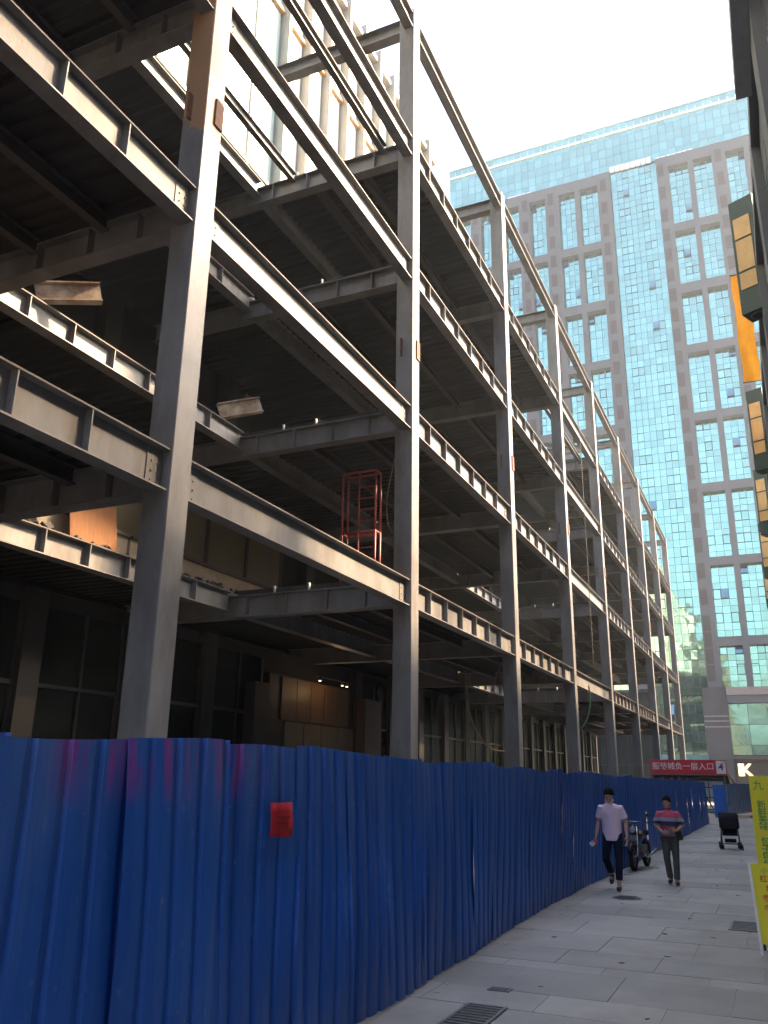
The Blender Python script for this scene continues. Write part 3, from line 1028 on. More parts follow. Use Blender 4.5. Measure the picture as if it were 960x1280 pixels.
# gold letters on the tower shop front
lt = thing('gold_letters', 'gold lit shop letters on the tower front above the yellow banner stand', 'sign', (-3.72, 104.5, 2.75))
for ch_, dx in (('1', -0.36), ('K', 0.32)):
    o = inst('letter', text_mesh(ch_, 1.75, 0.09, M['brass'], bold=0.06), lt, (dx, 0, 0), (rad(90), 0, 0))
MB().box(-.6, .6, .1, 1.6, -.5, -.3).build('bracket', M['vent_dark'], lt)

# dark towers behind the photographer, mirrored in the lower glass
nb = thing('rear_office_block', 'dark office block behind the viewpoint, seen only mirrored in tower glass', 'building', (-38, -60, 0))
q = MB().box(-22, 21, -12, 20, 0, 50)
q.build('wall', M['dark_wall'], nb)

# ================================================================== STREET BUILDING ON THE RIGHT
sb = thing('street_building', 'grey rendered market building lining the right edge of the walkway', 'building', (0.8, 20, 0))
def S(mb, name, m, parent=sb):
    mb.v = [(x - .8, y - 20, z) for x, y, z in mb.v]
    return mb.build(name, m, parent)
S(MB().box(0.95, 9, -8, 72, 0, 12.95), 'wall', M['grey_wall'])
S(MB().box(0.8, 9, -8, 72, 12.95, 13.25), 'cornice', M['grey_wall2'])
for k in range(19):
    y = -6 + 4.1 * k
    S(MB().box(0.80, 0.95, y, y + 0.8, 0, 12.95), 'pilaster', M['grey_wall2'])
    for z0 in (4.6, 8.9):
        w = S(MB().box(0.93, 0.955, y + 1.2, y + 3.7, z0, z0 + 2.8), 'window', M['win_dark'])
        fm = MB().box(0.88, 0.93, y + 1.2, y + 3.7, z0 - .12, z0).box(0.9, 0.93, y + 2.4, y + 2.5, z0, z0 + 2.8)
        S(fm, 'window_frame', M['grey_wall2'], w)
S(MB().box(0.56, 0.80, 10.2, 12.3, 12.2, 12.6), 'roof_bracket', M['cool_metal'])
rl = random.Random(3)
scr = S(MB().box(5.9, 6.0, -14, 24, 13.25, 13.9), 'added_shade_screen', M['iron'])
for k in range(24):                                   # unseen slats, added to part-shade the first column and nearest bay
    z = 14.0 + .85 * k
    S(MB().box(5.96, 6.04, -14, rl.uniform(18.5, 26), z, z + rl.uniform(.56, .70)), 'shade_slat', M['iron_pale'], scr)
for y in (-13, -4, 5, 14, 23):
    S(MB().box(6.05, 6.15, y, y + .1, 13.9, 34.4), 'shade_screen_post', M['iron'], scr)

def blade(y, z0, label):
    t = thing('blade_sign', label, 'sign', (0.37, y, z0), group='green blade signs along the right wall')
    t.rotation_euler = (0, 0, rad(-25))
    w, h, d = 0.58, 3.05, 0.50
    MB().box(0, w, 0, d, 0.0, h).build('sign_box', M['sign_green'], t)
    for (a, b) in ((0.62, 1.05), (1.11, 1.93), (1.99, 2.54)):
        MB().box(0.07, w - .12, -0.02, 0, a, b).build('sign_panel', M['sign_tan'], t)
    MB().torus((w * .5, d * .5, -0.01), 0.17, 0.03, 'z', 18, 6).build('lamp_ring', M['iron_pale'], t)
    MB().tube([(w * .5, d * .5, -0.03), (w * .5, d * .5, 0.0)], 0.15, 14).build('lamp_glass', M['black'], t)
    MB().box(w, w + .35, d * .4, d * .6, h - .3, h - .22).build('bracket', M['iron'], t)
    MB().box(w, w + .35, d * .4, d * .6, .3, .38).build('bracket', M['iron'], t)
blade(19.0, 11.95, 'large nearest green sign box with three tan panels and a round lamp beneath')
blade(30.3, 11.95, 'green sign box with tan panels just below the orange cloth')
blade(39.0, 11.95, 'third green tan-panelled sign box along the right wall')
blade(48.0, 11.95, 'fourth green tan-panelled sign box along the right wall')
blade(57.0, 11.95, 'farthest green tan-panelled sign box at the end of the right wall')
bn = thing('orange_banner', 'long orange cloth banner hanging behind the nearest green sign', 'banner', (0.34, 26.5, 13.65))
q = MB()
nr, ncx = 14, 6
for r in range(nr + 1):
    for c in range(ncx + 1):
        q.v.append((0.5 * c / ncx - .02 + .02 * math.sin(r * .9), 0.03 * math.sin(c * 1.3 + r * .5) , 3.9 * r / nr))
for r in range(nr):
    for c in range(ncx):
        a = r * (ncx + 1) + c
        q.face((a, a + 1, a + ncx + 2, a + ncx + 1), 0, True)
q.build('cloth', M['orange_cloth'], bn)
MB().tube([(-.05, 0, 3.9), (.6, 0, 3.9)], .02, 6).build('pole', M['iron'], bn)
MB().tube([(-.05, 0, 0.0), (.6, 0, 0.0)], .018, 6).build('pole', M['iron'], bn)

# ================================================================== BLUE FENCE
fe = thing('construction_fence', 'long dented blue corrugated metal fence along the left of the walkway', 'fence', (-2.9, 18, 0))
def bx(y):
    pts = [(-6, -2.82), (5.9, -2.79), (8.4, -2.86), (10.9, -2.96), (13.6, -2.97), (19, -2.86), (37.3, -2.80)]
    for (a, xa), (b, xb) in zip(pts, pts[1:]):
        if y <= b: return xa + (xb - xa) * (y - a) / (b - a)
    return -2.8
seams = [1.05, 1.84, 2.52, 3.29, 4.06, 4.90, 5.62, 6.29, 7.02, 7.75, 8.45, 9.14]
while seams[-1] < 37.0: seams.append(seams[-1] + random.uniform(.74, .84))
seams = [-0.6, 0.25] + seams
rf = random.Random(5)
for k in range(len(seams) - 1):
    y0, y1 = seams[k], seams[k + 1]
    W_ = y1 - y0 + 0.07
    n = 4
    pr = []
    r = W_ / n
    for j in range(n):
        pr += [(j * r + r * .0, 0), (j * r + r * .30, .004), (j * r + r * .66, 0), (j * r + r * .76, -.02), (j * r + r * .92, -.02)]
    pr.append((W_, 0))
    top = 1.80 - .0062 * y0 + rf.uniform(-.026, .022)
    lean = rf.uniform(-.011, .011)
    bow = rf.uniform(-.012, .022)
    skew = rf.uniform(-.006, .006)
    kink = rf.uniform(-.018, .012) if rf.random() < .4 else 0
    kz = rf.uniform(.4, .9)
    if 4.0 < y0 < 7.0: kink, kz = -.125, .62
    q = MB()
    nz = 14
    off = 0.006 * (k % 2)
    for zi in range(nz + 1):
        f = zi / nz
        z = 0.015 + (top - .015) * f
        for j, (dy, dx) in enumerate(pr):
            e = dy / W_
            x = bx(y0 + dy) * (1 - f) + (-2.85) * f + dx + off + lean * (f - .5) + bow * math.sin(math.pi * f)
            x += .011 * math.sin(3.1 * z + 5.3 * dy + k * 2.1) * (1 - .5 * f)
            yy = y0 + dy + skew * (f - .5) * 2
            # the free edge curls away low down, opening a slit at the seam
            yy += kink * math.exp(-((z - kz) / .38) ** 2) * e ** 3
            x += -.5 * kink * math.exp(-((z - kz) / .38) ** 2) * e ** 2
            q.v.append((x + 2.9, yy - 18, z + .012 * math.sin(dy * 4 + k) * (1 if zi == nz else 0)))
    m_ = len(pr)
    for zi in range(nz):
        for j in range(m_ - 1):
            a = zi * m_ + j
            q.face((a, a + 1, a + m_ + 1, a + m_), 0)
    for zz in (.47, 1.44):                            # screw heads along the rails
        fz = (zz - .015) / (top - .015)
        for j in range(n):
            if rf.random() < (.35 if zz > 1 else .7): continue
            dy = (j + .48) * r
            x = bx(y0 + dy) * (1 - fz) + (-2.85) * fz + off + lean * (fz - .5) + bow * math.sin(math.pi * fz) + .011 * math.sin(3.1 * zz + 5.3 * dy + k * 2.1) * (1 - .5 * fz) + .003
            q.tube([(x + 2.9, y0 + dy - 18, zz), (x + 2.908, y0 + dy - 18, zz)], .0048, 6, 1, smooth=False)
    me = q.mesh('fence_panel', [M['fence'], M['grey_plastic']])
    o = inst('fence_panel', me, fe, (0, 0, 0))
    so = o.modifiers.new('thickness', 'SOLIDIFY')
    so.thickness = 0.003
    if k % 3 == 0:
        MB().box(-.06, -.02, y0 - 18, y0 - 18 + .05, 0, 1.7).build('post', M['iron_pale'], fe, (-.06, 0, 0))
for z in (0.45, 1.42):
    MB().box(-.085, -.045, -18.6, 19.2, z, z + .04).build('rail', M['iron_pale'], fe, (-.02, 0, 0))
# far return panel of the fence and the printed hoarding
t = thing('site_hoarding', 'short stretch of blue hoarding with printed pictures beyond the pram', 'hoarding', (-2.0, 46.5, 0))
q = MB(); q.box(-.02, .02, -.1, 5.2, 0.0, 1.5, 0); q.build('printed_panel', M['poster'], t, (-.39, -2.2, 0)).rotation_euler = (0, 0, rad(-9))
MB().box(-.04, .04, -.02, .5, 0, 1.45).build('blue_panel', M['fence'], t, (-.5, -2.5, 0)).rotation_euler = (0, 0, rad(80))
MB().box(-.3, .6, -.1, 4.6, 0, .12).build('kerb', M['cream'], t, (-.1, -1.9, 0)).rotation_euler = (0, 0, rad(-9))

# red notice pasted on the fence
nt_ = thing('notice', 'small red paper notice pasted on the near blue fence', 'notice', (-2.80, 4.66, 1.355))
q = MB()
for i in range(5):
    for j in range(5):
        q.v.append((.012 + .006 * math.sin(i * 1.7 + j), -.128 + .064 * i, -.10 + .05 * j + (.012 if j == 0 and i < 2 else 0)))
for i in range(4):
    for j in range(4):
        a = i * 5 + j
        q.face((a, a + 5, a + 6, a + 1), 0, True)
o = q.build('sheet', M['red_paper'], nt_)
o.modifiers.new('t', 'SOLIDIFY').thickness = .0015
q = MB()
for r in range(3):
    q.box(.0215, .0235, -.07, .08 - .02 * (r % 2), .01 - .034 * r, .022 - .034 * r)
q.build('print', M['red_ink'], nt_)

# ================================================================== ENTRANCE BOOTH AND SIGN
EY = 50.0
eb = thing('entrance_booth', 'dark steel stairway entrance booth behind the far end of the blue fence', 'booth', (-4.5, EY, 0))
for x in (-1.9, -.6, 1.75):
    for y in (0, 3.0):
        MB().box(x - .05, x + .05, y - .05, y + .05, 0, 1.98 if y == 0 else 1.2).build('post', M['canopy_steel'], eb)
MB().box(-2.0, 1.85, -.06, .06, 1.86, 1.98).build('lintel', M['canopy_steel'], eb)
rf_ = MB().box(-2.05, 1.9, 0, 4.2, 0, .06).build('roof', M['canopy_steel'], eb, (0, 0.05, 1.99)); rf_.rotation_euler = (rad(-16), 0, 0)
MB().tube([(1.9, -.1, 2.0), (2.25, .5, 1.45), (2.6, 1.2, 1.25)], .05, 8).build('handrail', M['orange_bar'], eb)
gt = MB()
for z in (.15, .75, 1.25, 1.7):
    gt.box(-.55, 1.7, -.02, .02, z, z + .05)
for x in (-.55, .1, .9, 1.66):
    gt.box(x, x + .04, -.018, .018, .15, 1.7)
gt.tube([(.35, -.03, 1.6), (1.05, -.03, .2)], .035, 6)
gt.build('gate_bars', M['black'], eb)
MB().box(-.5, 1.7, .3, .34, .55, 1.6).build('frosted_screen', M['frosted'], eb)
MB().box(-1.9, -.6, .5, .56, 1.3, 1.85).build('rear_panel', M['brown_stone'], eb)
sg = thing('entrance_sign', 'long red sign with white Chinese characters and number 4 above the entrance', 'sign', (-4.52, EY - .12, 2.31))
MB().box(-1.97, 1.93, -.03, .03, -.37, .37).build('board', M['sign_red'], sg)
MB().box(-1.99, 1.95, -.05, .0, -.41, -.37).build('lower_trim', M['ledge_stone'], sg)
inst('lettering', text_mesh('服装城负一层入口', 0.40, 0.006, M['sign_white'], bold=0.004), sg, (-.28, -.038, 0.02), (rad(90), 0, 0))
MB().box(1.42, 1.88, -.036, -.031, -.33, .33).build('number_plate', M['sign_white'], sg)
inst('number', text_mesh('4', 0.52, 0.006, M['ink_purple'], bold=0.012), sg, (1.65, -.043, 0.0), (rad(90), 0, 0))

# ================================================================== YELLOW BOARDS
def vtext(s): return '\n'.join(s)
t = thing('a_frame_board', 'low yellow folding board with red writing at the right edge', 'folding board', (-0.36, 9.8, 0))
t.rotation_euler = (0, rad(-2.5), 0)
bd = MB().box(0, .62, -.012, .012, .10, .83).build('board', M['yellow_print'], t); bd.rotation_euler = (rad(-7), 0, 0)
MB().box(-.012, .012, -.018, .018, 0, .83).build('frame_leg', M['white_paint'], t).rotation_euler = (rad(-7), 0, 0)
o = MB().box(.63, .654, -.018, .018, 0, .83).build('frame_leg', M['white_paint'], t); o.rotation_euler = (rad(-7), 0, 0)
o = MB().box(.0, .62, .22, .24, 0.12, .16).build('stretcher', M['black'], t)
for x in (.02, .60):
    MB().tube([(x, .32, 0), (x, .10, .80)], .013, 6).build('rear_leg', M['black'], t)
inst('green_print', text_mesh('小 吃', .06, .001, M['ink_green'], 'LEFT'), bd, (.10, -.0135, .76), (rad(90), 0, 0))
inst('red_print', text_mesh('红油抄手\n  套餐\n香菇面\n牛肉面', .072, .001, M['ink_red'], 'LEFT', .001, 1.25), bd, (.08, -.0135, .55), (rad(90), 0, 0))
t = thing('banner_stand', 'tall yellow banner stand with green vertical writing behind the low board', 'banner stand', (-0.38, 12.0, 0))
bd = MB().box(0, .62, -.006, .006, .03, 1.69).build('banner', M['yellow_print'], t); bd.rotation_euler = (rad(-3), 0, 0)
for x in (0.0, .60):
    MB().tube([(x + .01, .02, .02), (x + .01, .10, 1.66)], .01, 6).build('pole', M['black'], t)
MB().box(0.0, .62, -.10, .28, 0, .03).build('foot', M['black'], t)
inst('green_print', text_mesh(vtext('九'), .13, .001, M['ink_green']), bd, (.10, -.0075, 1.57), (rad(90), 0, 0))
inst('green_print', text_mesh(vtext('新鲜美味'), .105, .001, M['ink_green'], 'CENTER', .001, .82), bd, (.115, -.0075, 1.21), (rad(90), 0, 0))
inst('green_print', text_mesh(vtext('包子特色'), .105, .001, M['ink_green'], 'CENTER', .001, .82), bd, (.115, -.0075, .78), (rad(90), 0, 0))
inst('red_print', text_mesh(vtext('美食'), .24, .001, M['ink_red'], 'CENTER', .002, .95), bd, (.36, -.0075, 1.40), (rad(90), 0, 0))

# ================================================================== SCAFFOLD, ROPES
sc = thing('scaffold_frame', 'red tubular scaffold frame with ladder rungs standing on the first deck', 'scaffold', (-9.1, 18.3, 5.94))
sc.scale = (.94, .94, 1.0)
for fy in (0.0, 0.32):
    for z0 in (0.0, 1.62):
        f = MB()
        f.tube([(-.5, fy, z0), (-.5, fy, z0 + 1.6)], .030, 8).tube([(.5, fy, z0), (.5, fy, z0 + 1.6)], .030, 8)
        f.tube([(-.5, fy, z0 + 1.58), (.5, fy, z0 + 1.58)], .030, 8)
        if fy == 0: f.tube([(0, fy, z0 + .05), (0, fy, z0 + 1.58)], .024, 8)
        f.build('end_frame', M['red_paint'], sc)
        for k in range(5 if fy == 0 else 0):
            MB().tube([(0, fy, z0 + .25 + .3 * k), (.5, fy, z0 + .25 + .3 * k)], .014, 6).build('rung', M['red_paint'], sc)
for x in (-.5, .5):
    for z in (1.58, 3.2):
        MB().tube([(x, 0, z), (x, .32, z)], .022, 6).build('side_rail', M['red_paint'], sc)
def rope(pts, r, m, label, cat='rope'):
    P_ = [Vector(p) for p in pts]
    out = []
    for i in range(len(P_) - 1):
        p0, p1, p2, p3 = P_[max(i-1, 0)], P_[i], P_[i+1], P_[min(i+2, len(P_)-1)]
        for k in range(6):
            u = k / 6
            out.append(0.5 * ((2 * p1) + (p2 - p0) * u + (2*p0 - 5*p1 + 4*p2 - p3) * u*u + (3*p1 - p0 - 3*p2 + p3) * u**3))
    out.append(P_[-1])
    o = MB().tube(out, r, 6).build('hanging_rope' if cat == 'rope' else 'hanging_hose', M[m])
    tag(o, label, cat)
rope([(-10.0, 29.2, 5.3), (-9.95, 29.3, 3.9), (-9.7, 29.5, 3.1), (-9.3, 29.7, 2.6), (-8.8, 30, 2.5)], .03, 'rope', 'thick grey rope sagging under the first deck to a column')
rope([(-10.05, 29.2, 5.3), (-10.05, 29.25, 4), (-10.05, 29.25, 2.0)], .018, 'rope', 'thin rope hanging straight down beside the sagging rope')
rope([(-6.62, 34.4, 5.2), (-6.62, 34.45, 4.5), (-6.75, 34.4, 3.9), (-7.0, 34.3, 3.5)], .03, 'rope_green', 'pale green hose hanging off the beam by a far column', 'hose')
rope([(-6.6, 35.6, 17.2), (-6.6, 35.6, 12), (-6.6, 35.6, 5.9)], .014, 'rope', 'long thin line dropping down the open bay of the frame')

rope([(-7.6, 17.3, 9.2), (-8.4, 18.5, 8.4), (-9.2, 20.5, 8.2), (-9.8, 23.0, 8.7), (-10.4, 25.0, 9.3)], .014, 'rope', 'thin cable looping under the second deck above the red scaffold')
rope([(-7.6, 25.7, 5.1), (-8.6, 27.5, 4.3), (-9.4, 30.0, 4.5), (-10.0, 33.0, 5.1)], .014, 'rope', 'thin cable slung low under the first deck behind the third column')

# ================================================================== PEOPLE
def hand(mb, wrist, d, side, curl, scale=1.0, grip=0.0):
    """palm and five fingers; d points down the hand, side points to the thumb"""
    d, side = Vector(d).normalized(), Vector(side).normalized()
    side = (side - d * side.dot(d)).normalized()
    nrm = d.cross(side)
    wrist = Vector(wrist)
    pc = wrist + d * .05 * scale
    R_ = Matrix((side, nrm, d)).transposed()
    mb.ball(pc, (.040 * scale, .017 * scale, .055 * scale), 12, 8, 0, R_)
    for k, (off, ln) in enumerate(((.028, .070), (.010, .078), (-.009, .072), (-.027, .058))):
        a = wrist + d * .092 * scale + side * off * scale
        b = a + (d * (1 - curl * .3) + nrm * curl * .7).normalized() * ln * .5 * scale
        c = b + (d * (1 - curl) + nrm * curl * 1.3).normalized() * ln * .5 * scale
        mb.tube([a - d * .02, a, b, c], [.0105, .0105, .0098, .0085], 7)
        mb.ball(c, .0085, 7, 5)
    a = wrist + d * .03 * scale + side * .030 * scale
    b = a + (d * .6 + side * .7 + nrm * .2).normalized() * .035 * scale
    c = b + (d * .9 + side * .2 + nrm * .4).normalized() * .032 * scale
    mb.tube([a, b, c], [.014, .0115, .009], 7)
    mb.ball(c, .009, 7, 5)

def head_mtx(pitch, yaw):
    return (Matrix.Rotation(yaw, 3, 'Z') @ Matrix.Rotation(pitch, 3, 'X'))

def add_head(mb, hc, H):
    hc = Vector(hc)
    def q(x, y, z): return hc + H @ Vector((x, y, z))
    mb.ball(q(0, .01, .02), (.078, .098, .112), 18, 12, 0, H)
    mb.ball(q(0, -.022, -.055), (.058, .066, .070), 14, 9, 0, H)
    mb.ball(q(0, -.065, -.095), (.028, .024, .022), 10, 7, 0, H)         # chin
    mb.tube([q(0, -.088, .03), q(0, -.106, -.01), q(0, -.112, -.025)], [.010, .013, .017], 8)   # nose
    for s in (-1, 1):
        mb.ball(q(s * .079, .012, -.005), (.012, .022, .033), 8, 7, 0, H)   # ears
        mb.ball(q(s * .036, -.080, .034), (.026, .014, .009), 8, 6, 0, H)   # brows
        mb.ball(q(s * .043, -.062, -.03), (.022, .022, .020), 8, 6, 0, H)   # cheeks
    mb.ball(q(0, -.085, -.055), (.026, .012, .008), 8, 6, 0, H)          # lips

def add_hair(mb, hc, H, thick, front=.055, back=-.05):
    """cap that follows the skull, cut along a hairline"""
    hc = Vector(hc)
    seg, rn = 26, 14
    grid = []
    for i in range(rn + 1):
        row = []
        for k in range(seg):
            a = 2 * math.pi * k / seg
            fr = .5 - .5 * math.sin(a)                # 1 at the face (-y)
            zc = front * fr ** 1.5 + back * (1 - fr ** 1.5)
            ph1 = math.acos(max(-1, min(1, (zc - .02) / .115)))
            ph = ph1 * i / rn
            j = 1 + (random.uniform(-.015, .02) if i > 2 else 0)
            row.append((Vector(((.081 + thick) * j * math.sin(ph) * math.cos(a), .01 + (.098 + thick) * j * math.sin(ph) * math.sin(a), .02 + (.108 + thick * .7) * j * math.cos(ph)))))
        grid.append(row)
    base = len(mb.v)
    for row in grid:
        for v in row: mb.v.append(tuple(hc + H @ v))
    for i in range(rn):
        for k in range(seg):
            a, b = base + i * seg + k, base + i * seg + (k + 1) % seg
            mb.face((a, a + seg, b + seg, b), 0, True)

def person(label, loc, rotz, J, mats, shirt_hem, cuff, hair_thick, hair_front, height=1.0):
    """J: joint positions in metres, facing -y, x to the picture's right"""
    t = thing('person', label, 'person', loc, rotz)
    t.scale = (height,) * 3
    b = MB()
    H = head_mtx(J['head_pitch'], J['head_yaw'])
    px, ch_, nk = Vector(J['pelvis']), Vector(J['chest']), Vector(J['neck'])
    lerp = lambda a, c, u: a + (c - a) * u
    b.loft([(px + Vector((0, 0, -.10)), .10, .085), (px, .155, .105), (lerp(px, ch_, .35), .135, .095), (lerp(px, ch_, .7), .155, .105),
            (ch_, .165, .11), (lerp(ch_, nk, .5), .15, .085), (lerp(ch_, nk, .85), .075, .06)], 20)
    hc = Vector(J['head'])
    b.tube([lerp(ch_, nk, .6), nk, lerp(nk, hc, .6)], [.068, .056, .055], 12)
    add_head(b, hc, H)
    for s in ('L', 'R'):
        sh, el, wr = (Vector(J[k + s]) for k in ('shoulder', 'elbow', 'wrist'))
        b.tube([sh, lerp(sh, el, .4), el, lerp(el, wr, .3), wr], [.050, .046, .037, .039, .026], 10)
        hd = J['hand' + s]
        hand(b, wr, hd[0], hd[1], hd[2])
        hp, kn, an = (Vector(J[k + s]) for k in ('hip', 'knee', 'ankle'))
        b.tube([hp, lerp(hp, kn, .5), kn, lerp(kn, an, .35), an], [.085, .072, .052, .053, .036], 10)
        b.ball(lerp(an, Vector(J['toe' + s]), .5), (.036, .075, .030), 10, 7)
    remeshed(b, 'body', mats['skin'], .0075, t, 3)
    # eyes
    e = MB()
    for s in (-1, 1):
        e.ball(hc + H @ Vector((s * .034, -.084, .016)), (.013, .007, .006), 8, 6, 0, H)
    e.build('eyes', M['eye'], t)
    h = MB(); add_hair(h, hc, H, hair_thick, hair_front)
    ho = h.build('hair', M['hair'], t); ho.modifiers.new('t', 'SOLIDIFY').thickness = .012
    # shirt
    q = MB()
    hem = Vector((px.x, px.y, shirt_hem))
    q.loft([(hem, .178, .128), (lerp(hem, ch_, .3), .172, .124), (lerp(hem, ch_, .65), .176, .126), (ch_, .186, .130), (lerp(ch_, nk, .42), .168, .108),
            (lerp(ch_, nk, .66), .125, .088), (lerp(ch_, nk, .80), .088, .072)], 24)
    for s in ('L', 'R'):
        sh, el = Vector(J['shoulder' + s]), Vector(J['elbow' + s])
        e_ = lerp(sh, el, J['sleeve'])
        q.tube([lerp(sh, ch_, .25), sh, lerp(sh, e_, .6), e_], [.072, .062, .066, .072], 12)
    remeshed(q, 'shirt', mats['shirt'], .011, t, 5)
    col = MB()
    cc = lerp(ch_, nk, .96)
    for s in (-1, 1):
        pts = [cc + Vector((s * .062 * math.sin(a), -.062 * math.cos(a) , .012 + .012 * (1 - math.cos(a)))) for a in [x * math.pi / 6 for x in range(7)]]
        col.tube(pts, [.010, .016, .018, .018, .017, .016, .015], 8)
        col.ball(cc + Vector((s * .030, -.068, -.012)), (.026, .010, .020), 8, 6)
    col.build('collar', mats['shirt'], t)
    # trousers
    q = MB()
    q.loft([(px + Vector((0, 0, -.13)), .10, .10), (px + Vector((0, 0, -.05)), .165, .118), (px + Vector((0, 0, .06)), .162, .114)], 20)
    for s in ('L', 'R'):
        hp, kn, an = (Vector(J[k + s]) for k in ('hip', 'knee', 'ankle'))
        e_ = lerp(kn, an, cuff)
        q.tube([hp + Vector((0, 0, .03)), lerp(hp, kn, .5), kn, lerp(kn, e_, .5), e_], [.096, .084, .068, .064, .062], 12)
    remeshed(q, 'trousers', mats['trousers'], .011, t, 4)
    for s in ('L', 'R'):
        an, to = Vector(J['ankle' + s]), Vector(J['toe' + s])
        d = (to - an); d.z = 0
        d = to - (an + Vector((0, 0, -.05)))
        heel = an + Vector((0, 0, -.06)) - d.normalized() * .05
        q = MB()
        q.tube([heel, an + Vector((0, 0, -.045)), lerp(an + Vector((0, 0, -.05)), to, .6), to, to + d.normalized() * .03], [.034, .046, .044, .038, .02], 10)
        q.tube([an + Vector((0, 0, .0)), an + Vector((0, 0, -.05))], [.040, .046], 10)
        sh_ = remeshed(q, 'shoe', M['shoe'], .011, t, 2)
        so = MB()
        up = Vector((0, 0, 1)); up = (up - d.normalized() * up.dot(d.normalized())).normalized()
        so.tube([heel - up * .028, lerp(heel, to, .5) - up * .034, to - up * .022], [.026, .030, .026], 8)
        so.build('sole', M['shoe_sole'], sh_)
    return t

J1 = dict(pelvis=(0, 0, .95), chest=(0, -.03, 1.30), neck=(0, -.06, 1.49), head=(0.005, -.125, 1.595), head_pitch=rad(25), head_yaw=rad(2),
          shoulderL=(.172, -.03, 1.385), elbowL=(.245, .03, 1.14), wristL=(.262, -.05, .90), handL=((.05, -.25, -1), (-.3, -1, 0), .35),
          shoulderR=(-.172, -.03, 1.385), elbowR=(-.245, .02, 1.13), wristR=(-.275, -.09, .90), handR=((-.15, -.4, -1), (.3, -1, 0), .7),
          hipL=(.085, 0, .92), kneeL=(.105, -.08, .50), ankleL=(.085, -.10, .095), toeL=(.10, -.25, .045),
          hipR=(-.085, 0, .92), kneeR=(-.125, -.08, .52), ankleR=(-.10, .22, .24), toeR=(-.10, .15, .105), sleeve=.74)
p1 = person('man in a lilac short sleeved shirt and navy trousers walking with bowed head', (-2.50, 14.2, 0), rad(-2),
            J1, dict(skin=M['skin'], shirt=M['shirt_lilac'], trousers=M['navy_cloth']), .82, .80, .010, .056, .865)
pk = MB(); pk.box(-.03, .03, -.012, .012, -.055, .03, 0); pko = pk.build('red_packet', M['pack_red'])
pko.location = (-2.755, 14.08, .69); pko.rotation_euler = (.3, .5, .2)
tag(pko, 'small red packet in the right hand of the man in lilac', 'packet')
pk = MB(); pk.box(-.035, .035, -.004, .004, -.045, .03, 0); pko = pk.build('white_tissue', M['white_paint'])
pko.location = (-2.79, 14.07, .665); pko.rotation_euler = (.2, .9, .1)
tag(pko, 'white folded paper held beside the red packet', 'paper')
J2 = dict(pelvis=(0, 0, .93), chest=(0, -.01, 1.28), neck=(0, -.02, 1.46), head=(-.01, -.045, 1.585), head_pitch=rad(8), head_yaw=rad(-14),
          shoulderL=(.172, -.01, 1.365), elbowL=(.285, .02, 1.13), wristL=(.145, -.20, 1.04), handL=((-1, -.35, .05), (0, -.2, 1), .5),
          shoulderR=(-.172, -.01, 1.365), elbowR=(-.275, .04, 1.13), wristR=(-.12, -.19, 1.00), handR=((1, -.4, .0), (0, -.2, 1), .5),
          hipL=(.085, 0, .90), kneeL=(.095, -.10, .49), ankleL=(.085, -.17, .10), toeL=(.10, -.33, .05),
          hipR=(-.085, 0, .90), kneeR=(-.085, -.05, .48), ankleR=(-.055, .14, .11), toeR=(-.07, -.01, .05), sleeve=.78)
p2 = person('man in a pink and grey striped polo shirt and olive trousers walking', (-1.79, 15.45, 0), rad(4),
            J2, dict(skin=M['skin2'], shirt=M['polo'], trousers=M['olive_cloth']), .88, .97, .008, .052, .80)
ph = MB().box(-.024, .024, -.005, .005, -.045, .045).build('phone', M['grey_plastic']); ph.location = (-1.75, 15.24, .845); ph.rotation_euler = (rad(50), 0, .3)
tag(ph, 'small grey phone held at the waist by the man in stripes', 'phone')
po = MB().box(-.05, .05, -.03, .03, -.07, .07).build('belt_pouch', M['pouch']); po.location = (-1.645, 15.41, .75); po.rotation_euler = (0, rad(-12), .4)
tag(po, 'black pouch clipped to the belt of the man in stripes', 'pouch')

# ================================================================== MOTORCYCLE
mc = thing('motorcycle', 'small black motorcycle parked against the blue fence behind the man in lilac', 'motorcycle', (-2.63, 17.75, 0), rad(-5))
mc.scale = (.84, .84, .84)
for y in (-.62, .62):
    w = MB().torus((0, y, .29), .245, .05, 'x', 28, 8).build('wheel', M['rubber'], mc)
    r_ = MB().torus((0, y, .29), .20, .014, 'x', 24, 6)
    for k in range(8):
        a = k * math.pi / 4
        r_.tube([(0, y, .29), (0, y + .2 * math.cos(a), .29 + .2 * math.sin(a))], .006, 5)
    r_.tube([(-.05, y, .29), (.05, y, .29)], .035, 10)
    r_.build('rim', M['grey_plastic'], w)
    f = MB()
    pts = [(0, y + .30 * math.cos(a), .29 + .30 * math.sin(a)) for a in [rad(20 + 14 * k) for k in range(11)]]
    f.tube(pts, .045, 8); f.build('mudguard', M['black'], mc)
fk = MB()
for s in (-1, 1):
    fk.tube([(s * .085, -.62, .29), (s * .085, -.50, .62), (s * .06, -.40, .92)], .02, 8)
fk.build('fork', M['chrome'], mc)
MB().tube([(-.33, -.30, 1.02), (-.20, -.38, .97), (0, -.40, .94), (.20, -.38, .97), (.33, -.30, 1.02)], .014, 8).build('handlebar', M['black'], mc)
hl = MB().ball((0, -.50, .86), (.085, .08, .085), 14, 9).build('headlight', M['black'], mc)
MB().ball((0, -.565, .86), (.068, .02, .068), 12, 8).build('lens', M['lamp_lens'], hl)
MB().box(-.09, .09, -.57, -.55, .62, .74).build('number_plate', M['grey_plastic'], mc)
